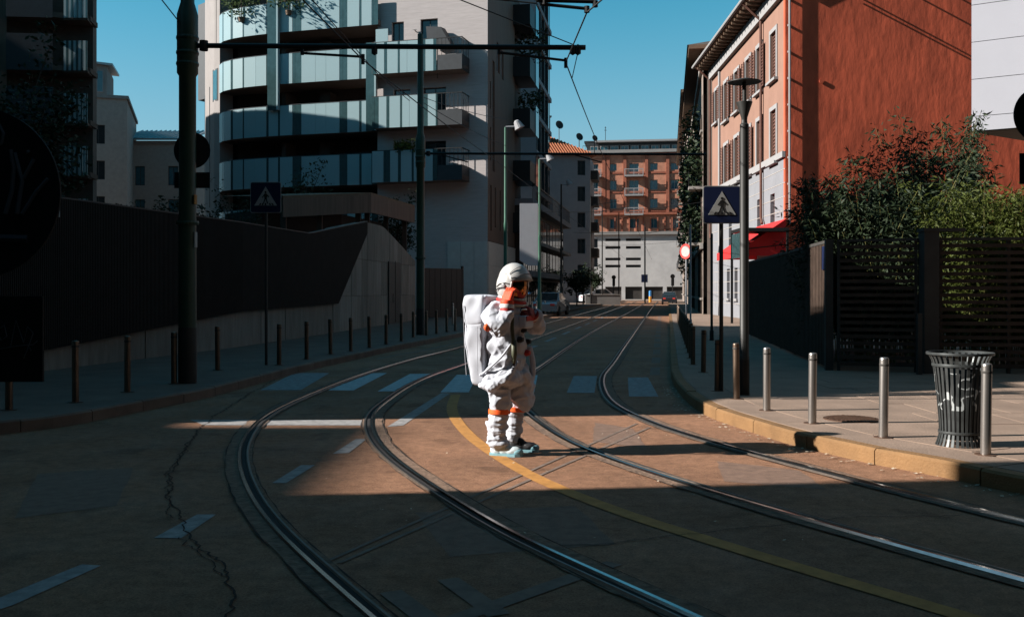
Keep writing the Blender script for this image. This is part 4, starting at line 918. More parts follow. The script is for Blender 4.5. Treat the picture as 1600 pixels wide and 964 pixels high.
# cast concrete panels: base strip and wedge, each board-marked panel its own piece
edges = list(np.arange(-15, uD0-2.2, 2.1))+list(np.linspace(uD0-2.0, fwl.L, 21))
rd = random.Random(5)
for a, c in zip(edges, edges[1:]):
    m_ = (a+c)/2; top_a, top_c = (prof_low(a)+.15, prof_low(c)+.15) if c <= uD0+.05 else (prof_top(a), prof_top(c)); off = .0+rd.uniform(-.012, .012); g = .006
    spl = [.0] if c <= uD0+.05 else [0., 1.45, 2.9]
    for q, zl in enumerate(spl):
        zh = spl[q+1]-.012 if q+1 < len(spl) else 9
        ta, tc = min(top_a, zh), min(top_c, zh)
        if max(ta, tc) <= zl+.05: continue
        ta, tc = max(ta, zl+.02), max(tc, zl+.02)
        p, r_, p2, r2 = wp(a+g, .0+off), wp(c-g, .0+off), wp(a+g, -.3), wp(c-g, -.3); zb = zl if zl else .1
        MB().add([(*p, zb), (*r_, zb), (*r2, zb), (*p2, zb), (*p, ta), (*r_, tc), (*r2, tc), (*p2, ta)], [(0, 1, 2, 3), (4, 5, 6, 7), (0, 1, 5, 4), (1, 2, 6, 5), (2, 3, 7, 6), (3, 0, 4, 7)]).build('concrete_panel', MATS[rd.choice(('board_concrete', 'board_concrete_pale', 'board_concrete_dark', 'board_concrete'))], rw)
ud = fwl.u(606), fwl.u(624.5); d_ = MB().box(ud[0], ud[1], -.06, -.015, .15, CH+(HY-410)/F*46).build('door', MATS['gate_metal'], rw)
MB().box((ud[0]+ud[1])/2-.02, (ud[0]+ud[1])/2+.02, -.075, -.061, .2, 3.0).build('door_gap', MATS['crack'], d_); MB().tube([(ud[0]+.7, -.09, 1.1), (ud[0]+.7, -.09, 1.5)], .02, 6).build('handle', MATS['chrome'], d_)
# white notice on the wall
p = at(104, 326, 19.3); nt_ = MB().box(-.22, .12, -.012, .012, -.2, .2).build('notice', MATS['sign_white'], None, loc=(p.x-.0, p.y-.75, p.z)); tag(nt_, 'white notice plate on the dark ribbed wall beside the black disc', 'sign')
nt_.location = (p.x-.05, p.y-.45, p.z)
for k, (x, w, z) in enumerate(((-.1, .2, .02), (-.14, .1, -.12), (.02, .05, -.12), (-.05, .03, .11))): MB().box(x, x+w, -.016, -.0125, z, z+(.05 if k == 0 else .02)).build('print_line', MATS['pole_dark'], nt_)

# pavilion behind the wall
pv = empty('pavilion', (-9.4, 43.0, 0)); A = lambda px, py, Y: at(px, py, Y)-Vector((-9.4, 43., 0))
tpts = [A(442, 306, 44), A(580, 301, 47), A(648, 321, 54)]; bpts = [v+Vector((-4.5, 5.5, .5)) for v in tpts]; 
MB().add(tpts+bpts+[v+Vector((0, 0, -.12)) for v in tpts]+[v+Vector((0, 0, -.12)) for v in bpts], [(0, 1, 4, 3), (1, 2, 5, 4), (6, 9, 10, 7), (7, 10, 11, 8), (0, 6, 7, 1), (1, 7, 8, 2)]).build('roof', MATS['eave_wood'], pv)
f0 = [v+Vector((0, 0, -.12)) for v in tpts]; f1 = [v+Vector((.0, .0, -.95)) for v in tpts]
MB().add(f0+f1+[v+Vector((-.1, .12, 0)) for v in f0]+[v+Vector((-.1, .12, 0)) for v in f1], [(0, 1, 4, 3), (1, 2, 5, 4), (6, 9, 10, 7), (7, 10, 11, 8), (3, 4, 10, 9), (4, 5, 11, 10)]).build('fascia', MATS['brown_cladding'], pv)
for t in (.1, .5, .95):
    for a, c in ((0, 1), (1, 2)):
        v = f0[a].lerp(f0[c], t)+Vector((-.5, .5, 0)); MB().box(v.x-.12, v.x+.12, v.y-.12, v.y+.12, 0, v.z-.05).build('post', MATS['loggia_wall'], pv)
MB().prism([(f0[0].x-1.8, f0[0].y+2.4), (f0[1].x-1.8, f0[1].y+2.4), (f0[2].x-1.8, f0[2].y+2.4), (f0[2].x-4, f0[2].y+5), (f0[0].x-4, f0[0].y+5)], 0, f0[0].z-.3).build('room', MATS['dark_facade'], pv)
tag(pv, 'low pavilion with folded brown roof behind the concrete wall end', 'pavilion')
# dark gate in front of the plinth
q0, q1 = at(662, 500, 53), at(722, 498, 55); gt = empty('gate', (q0.x, q0.y, 0), math.atan2(q1.y-q0.y, q1.x-q0.x)); Lg = (q1.xy-q0.xy).length
for k in range(7): MB().box(k*Lg/7+.01, (k+1)*Lg/7-.01, 0, .06, .2, 2.85).build('gate_board', MATS['black_metal'], gt)
for x in (-.1, Lg): MB().box(x, x+.1, -.02, .1, 0, 3.0).build('post', MATS['black_metal'], gt)
for k, x in enumerate((fb.u(746),)): pass
tag(gt, 'black boarded gate between the concrete wedge and the pale corner', 'gate')

# ------------------------------------------------------------------ right fence, gates
def fence_ribbed():
    f = Facade('board_fence', (7.9, 33.2), (6.0, 18.8)); mb = MB(); n = 170
    for i in range(n):
        a = i*f.L/n; o = .0 if i % 2 else .03; mb.box(a+.004, a+f.L/n-.004, -o, .04, .2, 2.55)
    tag(mb.build('board_panel', MATS['wood_dark'], f.root), kind='stuff')
    MB().box(0, f.L, -.04, .08, 2.55, 2.61).build('top_rail', MATS['gate_metal'], f.root); MB().box(f.L-.11, f.L+.02, -.08, .06, .12, 2.62).build('post', MATS['gate_metal'], f.root)
    for k in range(6): MB().box(k*f.L/6, k*f.L/6+.08, .045, .12, .12, 2.5).build('post', MATS['gate_metal'], f.root)
    MB().box(f.L-.5, f.L-.18, -.06, -.042, 2.05, 2.5).build('plate', MATS['sign_blue'], f.root)
    tag(f.root, 'dark board fence running back from the slatted gate to the awning', 'fence'); return f
fence_ribbed()
def slat_gate(name, label, p0, p1, z0, z1, n, vert):
    f = Facade(name, p0, p1); pitch = (z1-z0)/n; me = MB().box(.03, f.L-.03, -.018, .018, 0, pitch*.52).mesh('slat'); me.materials.append(MATS['wood_dark'])
    for i in range(n): obj('slat', me, None, f.root, (0, 0, z0+i*pitch))
    for x in vert: MB().box(x*f.L-.03, x*f.L+.03, .02, .08, z0-.1, z1+.05).build('upright', MATS['gate_metal'], f.root)
    MB().box(0, f.L, -.03, .03, z1+.0, z1+.05).build('top_rail', MATS['gate_metal'], f.root)
    return tag(f.root, label, 'gate')
slat_gate('slatted_gate', 'dark horizontal slat gate left of the wide grey pillar', (6.12, 18.7), (7.42, 18.25), .25, 2.56, 18, (.01, .99))
slat_gate('slatted_gate', 'dark horizontal slat screen with bamboo showing through behind the bin', (7.76, 18.15), (13.6, 17.4), .25, 2.56, 18, (.01, .21, .40, .6, .8, .99))
gp_ = empty('gate_pillar', (7.6, 18.15, .12)); MB().box(-.14, .13, -.14, .14, 0, 2.6).build('shaft', MATS['gate_metal'], gp_); MB().box(-.16, .6, -.16, .16, 2.6, 2.66).build('cap', MATS['gate_metal'], gp_)
tag(gp_, 'wide grey pillar between the two slatted gates', 'pillar')
gs = empty('gate_stop', (7.3, 17.85, .12)); MB().box(-.04, .04, -.04, .04, 0, 1.12).build('shaft', MATS['gate_metal'], gs); MB().box(-.06, .06, -.06, .06, 0, .03).build('foot', MATS['gate_metal'], gs); tag(gs, 'slim knee-high steel post in front of the wide pillar', 'post')

# ------------------------------------------------------------------ bollards
def bollard_mesh(r=.046):
    return MB().lathe([(r, 0), (r, .86), (r*.97, .875), (r*.8, .885), (0, .89)], 20).mesh('shaft', R(40)), MB().lathe([(r+.002, .79), (r+.002, .8), (r+.0035, .805), (r+.0035, .81), (r+.002, .815)], 20).mesh('collar', R(40)), MB().lathe([(r+.05, 0), (r+.05, .006), (r+.002, .008)], 20).mesh('base_plate')
SH, CO, BP = bollard_mesh()
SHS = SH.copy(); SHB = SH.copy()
for me, mt in ((SHS, 'steel_post'), (SHB, 'shaded_post')): me.materials.append(MATS[mt])
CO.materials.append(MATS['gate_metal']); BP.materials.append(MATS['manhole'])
def bollard(x, y, h, steel, label, group, lean=(0, 0)):
    e = empty('bollard', (x, y, KH)); obj('shaft', SHS if steel else SHB, None, e); obj('collar', CO, None, e); obj('base_plate', BP, None, e)
    e.scale = (1, 1, h/.89); e.rotation_euler = (lean[0]+random.uniform(-.012, .012), lean[1]+random.uniform(-.014, .014), random.uniform(0, 6)); tag(e, label, 'bollard', group)
GR = 'steel bollards along the right kerb'; GL = 'bollards along the left kerb'
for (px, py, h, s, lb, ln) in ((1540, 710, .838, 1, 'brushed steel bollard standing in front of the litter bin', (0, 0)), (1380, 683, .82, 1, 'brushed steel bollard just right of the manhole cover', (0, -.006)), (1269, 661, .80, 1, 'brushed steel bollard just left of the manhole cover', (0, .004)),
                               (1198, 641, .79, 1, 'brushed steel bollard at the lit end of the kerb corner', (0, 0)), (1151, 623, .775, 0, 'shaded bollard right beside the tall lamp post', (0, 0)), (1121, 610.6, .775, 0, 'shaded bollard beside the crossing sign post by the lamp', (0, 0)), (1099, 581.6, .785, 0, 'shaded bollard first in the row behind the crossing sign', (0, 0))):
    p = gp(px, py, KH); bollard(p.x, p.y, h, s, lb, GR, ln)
for k in range(16):
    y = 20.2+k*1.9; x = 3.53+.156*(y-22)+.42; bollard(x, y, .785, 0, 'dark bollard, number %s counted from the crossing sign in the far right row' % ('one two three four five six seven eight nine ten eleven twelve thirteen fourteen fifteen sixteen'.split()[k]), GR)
lbn = ['bollard under the black square sign plate', 'bollard farthest left of the full ones before the ribbed wall', 'second full bollard along the left pavement', 'bollard standing right against the thick green pole']
lpx = [(14, 640), (118, 628), (199, 612), (272, 599), (340, 578), (436, 570), (479, 561), (516.5, 553), (548, 548.5), (577, 543), (603, 538), (627, 533), (645.5, 527), (666, 524), (682, 521.5), (698, 518.6), (711, 517), (725, 513)]
lab2 = {4: 'bollard between the thick pole and the slim sign post', 5: 'bollard just past the slim crossing sign post'}
for i, (px, py) in enumerate(lpx):
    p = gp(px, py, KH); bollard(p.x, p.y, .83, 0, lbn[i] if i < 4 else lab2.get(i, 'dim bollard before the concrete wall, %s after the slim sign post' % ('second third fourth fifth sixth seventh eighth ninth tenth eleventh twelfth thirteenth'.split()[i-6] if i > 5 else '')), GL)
for k in range(12):
    y = 52+k*2.1; x = np.interp(y, [36.7, 63, 106], [-1.65, 2.4, 9.0])-.5; bollard(x, y, .85, 1, 'pale far bollard, %s in the picket row behind the person' % ('first second third fourth fifth sixth seventh eighth ninth tenth eleventh twelfth'.split()[k]), GL)
for px, py, nn in ((679, 487, 'leftmost'), (688, 490, 'middle'), (708, 503, 'rightmost')): p = gp(px, py+4, KH); bollard(p.x, p.y, .95, 1, nn+' of three pale bollards before the black boarded gate', GL)

# ------------------------------------------------------------------ litter bin
bn = empty('litter_bin', gp(1500, 695, KH)); H = .89
def rad(z): return np.interp(z, [0, .05, .12, .3, .6, .8, .86, H], [.225, .205, .19, .195, .225, .25, .275, .30])
ns = 30
sl = MB(); zs_ = [0, .03, .07, .12, .25, .45, .65, .78, .83, .87, H]
for z in zs_:
    r = rad(z); w = 2*math.pi*r/ns*.27
    for dr, dw in ((0, -w), (0, w), (-.008, w), (-.008, -w)): sl.v.append((r+dr, dw, z))
for i in range(len(zs_)-1):
    for j in range(4): sl.f.append((i*4+j, i*4+(j+1) % 4, (i+1)*4+(j+1) % 4, (i+1)*4+j))
sm = sl.mesh('slat'); 
def scribble():
    m = M('bin_slat', (.06, .066, .066), .45, .5, var=.3, scale=8).copy(); m.name = 'bin_slat_scribbled'; n = m.node_tree.nodes; l = m.node_tree.links; b = n['Principled BSDF']
    g = n.new('ShaderNodeNewGeometry'); t = n.new('ShaderNodeTexNoise'); t.inputs['Scale'].default_value = 5.2; t.inputs['Detail'].default_value = 1.2; l.new(g.outputs['Position'], t.inputs['Vector'])
    def mt(op, a, v): q = n.new('ShaderNodeMath'); q.operation = op; l.new(a, q.inputs[0]); q.inputs[1].default_value = v; return q.outputs[0]
    band = mt('LESS_THAN', mt('ABSOLUTE', mt('SUBTRACT', t.outputs['Fac'], .53), 0), .014)
    sx = n.new('ShaderNodeSeparateXYZ'); l.new(g.outputs['Position'], sx.inputs[0]); zlim = mt('LESS_THAN', mt('ABSOLUTE', mt('SUBTRACT', sx.outputs[2], .68), 0), .18)
    mu = n.new('ShaderNodeMath'); mu.operation = 'MULTIPLY'; l.new(band, mu.inputs[0]); l.new(zlim, mu.inputs[1])
    mx = n.new('ShaderNodeMix'); mx.data_type = 'RGBA'; old = b.inputs['Base Color'].links[0].from_socket; l.new(old, mx.inputs['A']); mx.inputs['B'].default_value = (.42, .45, .45, 1); l.new(mu.outputs[0], mx.inputs['Factor']); l.new(mx.outputs['Result'], b.inputs['Base Color']); return m
sm.materials.append(scribble())
for k in range(ns): obj('slat', sm, None, bn, rz=2*math.pi*k/ns)
for z, w in ((.13, .012), (.78, .014), (H, .012)): r = rad(z); MB().lathe([(r-.01, z-w), (r+.008, z-w), (r+.01, z), (r+.008, z+w), (r-.01, z+w), (r-.01, z-w)], 40, caps=False).build('hoop', MATS['bin_metal'], bn, smooth=R(50))
MB().lathe([(.0, .06), (.15, .06), (.17, .75), (.165, .75), (.145, .08), (0, .08)], 28).build('liner', MATS['liner'], bn, smooth=True)
tag(bn, 'flared slatted metal litter bin on the pavement with pale scribbles', 'litter bin')

# ------------------------------------------------------------------ signs and posts
def crossing_sign(name, label, px, py0, py1, base, back=False, s=.6, tilt=0.):
    b0 = gp(px, base, KH); Y = b0.y; zc_ = CH+(HY-(py0+py1)/2)/F*Y; h = (py1-py0)/F*Y
    e = empty(name, b0, tilt); MB().tube([(0, 0, 0), (0, 0, zc_+h/2-KH-.03)], .03, 10).build('post', MATS['pole_dark' if not back else 'gate_metal'], e, smooth=R(40))
    z0 = zc_-h/2-KH; w = h/2
    def rsq(w_, h_, r): return [(x*(w_-r)+r*math.cos(t), z*(h_-r)+r*math.sin(t)) for (x, z, t0) in ((1, 1, 0), (-1, 1, 90), (-1, -1, 180), (1, -1, 270)) for t in [R(t0+k*22.5) for k in range(5)]]
    pl = MB().slab_xz([(x, z+z0+w) for x, z in rsq(w, w, .035)], -.045, -.032).build('plate', MATS['sign_white'], e)
    MB().slab_xz([(x, z+z0+w) for x, z in rsq(w-.012, w-.012, .03)], -.049, -.0452).build('blue_field', MATS['sign_blue'], pl)
    t = w*.74; MB().slab_xz([(-t, z0+w-t*.72), (t, z0+w-t*.72), (0, z0+w+t*.95)], -.053, -.0492).build('triangle', MATS['sign_white'], pl)
    S = h; c = z0+w; fig = MB()
    def pg(pts): fig.slab_xz([(x*S, c+z*S) for x, z in pts], -.057, -.0532)
    fig.slab_xz([(.0*S+.035*S*math.cos(k*.524), c+(.165+.035*math.sin(k*.524))*S) for k in range(12)], -.057, -.0532)
    pg([(-.035, .12), (.035, .12), (.05, .03), (.035, -.05), (-.035, -.05), (-.045, .03)]); pg([(-.035, -.05), (.005, -.05), (-.055, -.2), (-.09, -.2)]); pg([(.0, -.05), (.04, -.05), (.085, -.2), (.05, -.2)])
    pg([(-.04, .11), (-.03, .07), (-.10, -.02), (-.12, .0)]); pg([(.035, .11), (.03, .06), (.10, .0), (.12, .025)])
    fig.build('walking_figure', MATS['sign_black'], pl)
    for x in (-.22, -.13, .13, .22, -.03): MB().slab_xz([(x*S, c-.255*S), ((x+.055)*S, c-.255*S), ((x*.82+.045)*S, c-.19*S), (x*.82*S, c-.19*S)], -.0575, -.0533).build('crossing_bar', MATS['sign_black'], pl)
    return tag(e, label, 'sign', 'pedestrian crossing signs')
crossing_sign('crossing_sign', 'blue crossing sign with walking figure beside the slim lamp post', 1127, 291, 350, 611, s=.6)
crossing_sign('crossing_sign', 'dim blue crossing sign on slim post before the ribbed wall', 416, 285, 333, 570, back=True)
def round_sign():
    b0 = Vector((7.35, 42, KH)); e = empty('round_sign', b0); e.rotation_euler = (0, 0, R(-52)); MB().tube([(0, 0, 0), (0, 0, 3.55)], .035, 8).build('post', MATS['lamp_grey'], e)
    zc_ = CH+(HY-393)/F*42-KH; d = MB(); dsk = lambda r, y0, y1, m, n: MB().slab_xz([(r*math.cos(t*.2618), zc_+r*math.sin(t*.2618)) for t in range(24)], y0, y1).build(n, MATS[m], e)
    dsk(.32, -.05, -.038, 'sign_red', 'plate'); dsk(.23, -.054, -.0502, 'sign_white', 'white_field'); tag(e, 'small round red and white sign far along the right kerb', 'sign')
round_sign()
def back_signs(name, label, X, Y, zc_, r, rect, side, scrib):
    e = empty(name, (X, Y, 0)); MB().tube([(0, .03, 0), (0, .03, zc_+r)], .03, 10).build('post', MATS['gate_metal'], e)
    MB().slab_xz([(r*math.cos(k*math.pi/28), zc_+r*math.sin(k*math.pi/28)) for k in range(56)], -.012, .0).build('disc', MATS['sign_back'], e)
    x0, x1, z0, z1 = rect; MB().box(x0, x1, -.012, .0, z0, z1).build('square_plate', MATS['sign_back'], e)
    for pts, rr_, m in scrib: MB().tube([(x, -.014, z) for x, z in pts], rr_, 5).build('painted_stroke', MATS[m], e)
    return tag(e, label, 'sign')
M('stroke_dim', (.13, .13, .145), .9, var=.3); M('stroke_faint', (.07, .07, .085), .9, var=.3)
Yd = 3.5; xc = (-38-HX)/F*Yd; zc_ = CH+(HY-302)/F*Yd; k_ = Yd/F
def ds(px, py): return ((px-HX)*k_-xc, CH+(HY-py)*k_)
scr = [([ds(20, 235), ds(25, 265), ds(22, 300), ds(12, 335)], .008, 'stroke_dim'), ([ds(26, 240), ds(38, 285), ds(30, 335)], .008, 'stroke_dim'), ([ds(40, 280), ds(56, 250)], .007, 'stroke_dim'), ([ds(38, 335), ds(60, 300), ds(78, 280)], .007, 'stroke_dim'), ([ds(46, 237), ds(48, 240)], .008, 'stroke_dim'),
       ([ds(-5, 232), ds(6, 225), ds(9, 210), ds(2, 196), ds(-8, 196)], .006, 'stroke_dim'), ([ds(-10, 372), ds(46, 374)], .014, 'stroke_faint'),
       ([ds(0, 515), ds(10, 508), ds(14, 525), ds(5, 532), ds(0, 520)], .002, 'stroke_dim'), ([ds(20, 540), ds(28, 500), ds(40, 535), ds(46, 510), ds(55, 520), ds(46, 545)], .002, 'stroke_dim'), ([ds(2, 545), ds(30, 540), ds(55, 538), ds(62, 532)], .0015, 'stroke_dim'), ([ds(40, 560), ds(48, 540), ds(52, 548)], .0015, 'stroke_dim')]
x0, _ = ds(-140, 0); x1, _ = ds(69, 0); _, z1 = ds(0, 463); _, z0 = ds(0, 596)
back_signs('road_sign', 'large black disc and square plate with scrawled paint, cut by the frame', xc, Yd, zc_, .302, (x0, x1, z0, z1), -1, scr)
Yd2 = 6.6; xc2 = (1628-HX)/F*Yd2; k_ = Yd2/F
back_signs('road_sign', 'black disc seen from behind at the frame edge before the white panels', xc2, Yd2, CH+(HY-180)*k_, .19, (-.15, .2, CH+(HY-288)*k_, CH+(HY-240)*k_), 1, [])

# ------------------------------------------------------------------ tram poles, lamps, wires
def tram_pole(px, base, r, top, label, arm_z, arm_x1, disc=False):
    b0 = gp(px, base, KH); e = empty('tram_pole', b0); MB().lathe([(r*1.02, 0), (r*1.02, .85), (r*.99, .9)], 20).build('sleeve', MATS['pole_dark'], e, smooth=R(40))
    MB().lathe([(r*.98, .88), (r*.93, 3.4), (r*.93, arm_z-.5), (r*1.15, arm_z-.45), (r*1.15, arm_z+.5), (r*.75, arm_z+.7), (r*.68, top)], 20).build('shaft', MATS['pole_green'], e, smooth=R(40))
    for z in (arm_z-.3, arm_z-.12, arm_z+.12, 2.6): MB().lathe([(r*1.2, z-.03), (r*1.25, z), (r*1.2, z+.03)], 20).build('clamp', MATS['pole_green'], e)
    xa = arm_x1-b0.x; MB().tube([(r, 0, arm_z), (.35, 0, arm_z+.0), (xa, 0, arm_z-.03)], .042, 10).build('arm', MATS['black_metal'], e, smooth=R(40))
    MB().lathe([(.07, -.08), (.075, 0), (.07, .08)], 10, (r+.12, 0, arm_z)).build('arm_joint', MATS['black_metal'], e)
    return e, b0
tp1, tb1 = tram_pole(293, 598, .145, 9.5, '', 5.48, at(915, 75, 16.2).x)
zd = CH+(HY-233)/F*16.2-KH
MB().slab_xz([(.30*math.cos(k*.2244)+.02, zd+.30*math.sin(k*.2244)) for k in range(28)], .16, .175).build('disc', MATS['sign_back'], tp1); MB().box(-.27, .31, .16, .17, zd-.62, zd-.36).build('square_plate', MATS['sign_back'], tp1)
MB().box(.135, .15, -.1, .02, 2.9, 3.05).build('sticker', MATS['paint_yellow'], tp1); MB().box(.13, .15, -.08, .03, 2.2, 2.45).build('sticker', MATS['sign_white'], tp1)
for (xa, xb, za_, zb_) in ((at(472, 82, 16.2).x, at(567, 91, 16.2).x, 5.36, 5.3), (at(780, 82, 16.2).x, at(884, 95, 16.2).x, 5.37, 5.24)):
    MB().tube([(xa-tb1.x, .0, za_), (xb-tb1.x, 0, zb_)], .022, 7).build('steady_arm', MATS['black_metal'], tp1); MB().tube([(xa-tb1.x, 0, 5.46), (xa-tb1.x, 0, za_-.03)], .03, 7).build('insulator', MATS['black_metal'], tp1); MB().tube([(xb-tb1.x, 0, zb_+.04), (xb-tb1.x, 0, zb_-.12)], .03, 7).build('wire_clamp', MATS['black_metal'], tp1)
for px in (585, 895, 903): x = at(px, 0, 16.2).x-tb1.x; MB().lathe([(.0, -.1), (.05, -.07), (.05, .05), (.0, .09)], 10, (x, 0, 5.42)).build('insulator', MATS['black_metal'], tp1)
tag(tp1, 'thick green tram pole with long overhead arm and disc sign', 'pole', 'tram poles')
tp2, tb2 = tram_pole(657, 523, .145, 10.2, '', 6.15, 6.6); tag(tp2, 'dark tram pole in front of the brick balconies', 'pole', 'tram poles')
for px in (732, 940): x = at(px, 0, 33.8).x-tb2.x; MB().tube([(x-.9, 0, 6.1), (x, 0, 5.85)], .022, 6).build('steady_arm', MATS['black_metal'], tp2)
# a third, nearer pole stands out of the view; its arm tip reaches into the picture at the top
Y3 = 12.6; e3 = empty('tram_pole', (-9.0, Y3, KH)); MB().lathe([(.145, 0), (.14, 8.6)], 16).build('shaft', MATS['pole_green'], e3)
zz = CH+(HY-3)/F*Y3-KH; x1_ = at(930, 5, Y3).x+9.0; x0_ = at(838, 4, Y3).x+9.0
MB().tube([(.1, 0, zz+.22), (x0_, 0, zz+.1)], .03, 8).build('arm', MATS['black_metal'], e3); MB().tube([(x0_, 0, zz+.02), (x1_, 0, zz)], .028, 8).build('arm_tip', MATS['black_metal'], e3); MB().tube([(x0_+.05, 0, zz-.03), (at(917, 14, Y3).x+9.0, 0, zz-.09)], .022, 8).build('steady_arm', MATS['black_metal'], e3)
for x, z in ((x1_, zz-.03), (at(917, 14, Y3).x+9.0, zz-.1), (x0_+.1, zz), (x0_+.02, zz+.05)): MB().lathe([(0, -.05), (.035, -.04), (.035, .04), (0, .05)], 8, (x, 0, z)).build('wire_clamp', MATS['black_metal'], e3)
tag(e3, 'tram pole outside the view whose black arm crosses the top edge', 'pole', 'tram poles')
def sagline(a, b, sag, n=12): return [Vector(a).lerp(Vector(b), t/n)-Vector((0, 0, sag*4*(t/n)*(1-t/n))) for t in range(n+1)]
def wire(label, pts, r=.011): 
    o = Vector(pts[0]); return tag(MB().tube([Vector(p)-o for p in pts], r, 5).build('overhead_wire', MATS['wire'], None, loc=o), label, 'wire', 'overhead tram wires')
P1 = at(884, 98, 16.2); P2 = at(567, 94, 16.2); Q1 = at(945, 250, 33.8); Q2 = at(776, 252, 33.8); N1 = at(917, 20, Y3); N2 = Vector((-2.75, 12.9, 5.45))
wire('tram wire bending at the arm tip against the open sky', [Vector((4.2, 2.5, 5.3)), Vector((2.3, 8, 5.32)), N1, P1]+sagline(P1, Q1, .05)[1:]+[Q1+Vector((.155*45, 45, 0)), Q1+Vector((.155*110, 110, 0))])
wire('tram wire running down across the brick balconies to the second pole', [Vector((-.2, 4, 5.4)), Vector((-2.2, 10, 5.42)), N2, P2]+sagline(P2, Q2, .05)[1:]+[Q2+Vector((.155*45, 45, 0)), Q2+Vector((.155*110, 110, 0))])
wire('thin slanting wire ending at the ring near the arm tip', [at(630, -35, 13.6), at(895, 70, 16.2)], .009)
wire('wire crossing the very top edge above the brick wall', [at(640, -14, 12.6), at(838, 6, 12.6)], .010)
wire('wire from the second pole past the higher lamp head', sagline(at(660, 152, 34.1), at(792, 187, 45), .1), .012)
wire('lower wire from the second pole to the lamp post behind the person', sagline(at(660, 160, 34.1), at(790, 228, 45), .1), .012)
wire('guy wire dropping to the thick green pole from the top edge', [at(225, -35, 15.2), at(288, 45, 16.2)], .01)
wire('wire slanting between balconies and the first overhead arm', [at(470, -20, 14), at(592, 118, 20), at(640, 158, 26)], .009)
wire('short dropper wire under the arm beside its tip', [at(903, 82, 16.2), at(894, 122, 17.4)], .008)
for i, (ya, za_) in enumerate(((60, 6.4), (85, 6.6), (118, 7))):
    a = Vector((np.interp(ya, [36.7, 63, 106], [-1.65, 2.4, 9.0])-.6, ya, za_)); c = Vector((12.1+.156*(ya-63), ya, za_+.6)); wire(('nearest', 'middle', 'farthest')[i]+' of three span wires across the far street', sagline(a, c, .25), .014)
def street_lamp(px, ylamp, Y, label, hd, flip=False):
    x = (px-HX)/F*Y; e = empty('street_lamp', (x, Y, KH)); h = CH+(HY-ylamp)/F*Y-KH
    MB().lathe([(.13, 0), (.13, 1.3), (.10, 1.35), (.085, h*.5), (.09, h*.5+.05), (.07, h*.52), (.06, h)], 14).build('post', MATS['pole_green_pale' if Y < 65 else 'pole_dark'], e, smooth=R(40))
    MB().tube([(0, 0, h), (.55, 0, h+.02)], .05, 8).build('bracket', MATS['lamp_grey'], e)
    b = MB(); b.lathe([(.08, .34), (.14, .28), (.24, -.06), (.2, -.06)], 14); o = b.build('lamp_head', MATS['lamp_grey'], e); o.location = (.62, 0, h); o.rotation_euler = (0, R(-25), 0); return tag(e, label, 'street lamp', 'street lamps along the left pavement')
street_lamp(790, 199, 45.3, 'pale green lamp post with cone head against the brown flank', 0); sl2 = street_lamp(843, 249, 58.5, 'green lamp post carrying the white vertical banner', 0); street_lamp(877, 288, 74, 'dark lamp post before the long low block', 0)
bx0, bx1 = (812-HX)/F*58.5, (841-HX)/F*58.5; z0, z1 = CH+(HY-415)/F*58.5, CH+(HY-318)/F*58.5
bb = empty('banner', (bx1, 58.5, 0)); MB().slab_xz([(bx0-bx1, z0+.3), (bx0-bx1+.5, z0), (-.02, z0), (-.02, z1), (bx0-bx1, z1)], -.04, .04).build('panel', MATS['banner_white'], bb); MB().box(-.05, .12, -.02, .02, z1-.15, z1-.05).box(-.05, .12, -.021, .021, z0+.05, z0+.15).build('bracket', MATS['pole_dark'], bb); tag(bb, 'blank white vertical panel hung on the green lamp post', 'banner')
# slim lamp post on the right corner
b0 = gp(1163, 617, KH); Y = b0.y; e = empty('street_lamp', b0); zr = lambda py: CH+(HY-py)/F*Y-KH
MB().lathe([(.072, 0), (.072, .55), (.066, .56), (.064, zr(195)), (.045, zr(193)), (.04, zr(186))], 18).build('post', MATS['pole_dark'], e, smooth=R(40)); MB().lathe([(.074, 0), (.074, .5), (.07, .52)], 18).build('sleeve', MATS['black_metal'], e, smooth=R(40))
MB().lathe([(.04, zr(190)), (.045, zr(184)), (.115, zr(161)), (.115, zr(160)), (.02, zr(160))], 20).build('funnel', MATS['pole_dark'], e, smooth=R(40)); MB().tube([(0, 0, zr(162)), (0, 0, zr(126))], .03, 10).build('stem', MATS['pole_dark'], e)
MB().lathe([(.0, zr(128)+.04), (.12, zr(128)+.03), (.235, zr(128)), (.235, zr(128)-.012), (.0, zr(128)-.004)], 28).build('reflector_disc', MATS['pole_dark'], e, smooth=R(40)); tag(e, 'slim dark lamp post with funnel head and flat disc on the corner', 'street lamp')
# far sign posts along the right side
for (px, Y_, h, lb) in ((1079, 41, 4.2, 'slim pale post beside the small round sign'), (1112, 30, 3.2, 'dark slim post before the white ground floor')):
    x = (px-HX)/F*Y_; e = empty('slim_post', (x, Y_, KH)); MB().lathe([(.06, 0), (.06, .3), (.04, .32), (.04, h), (.0, h+.03)], 10).build('shaft', MATS['lamp_grey' if Y_ > 35 else 'pole_dark'], e); MB().lathe([(.07, 0), (.07, .04), (.0, .05)], 10).build('foot', MATS['pole_dark'], e); tag(e, lb, 'post')
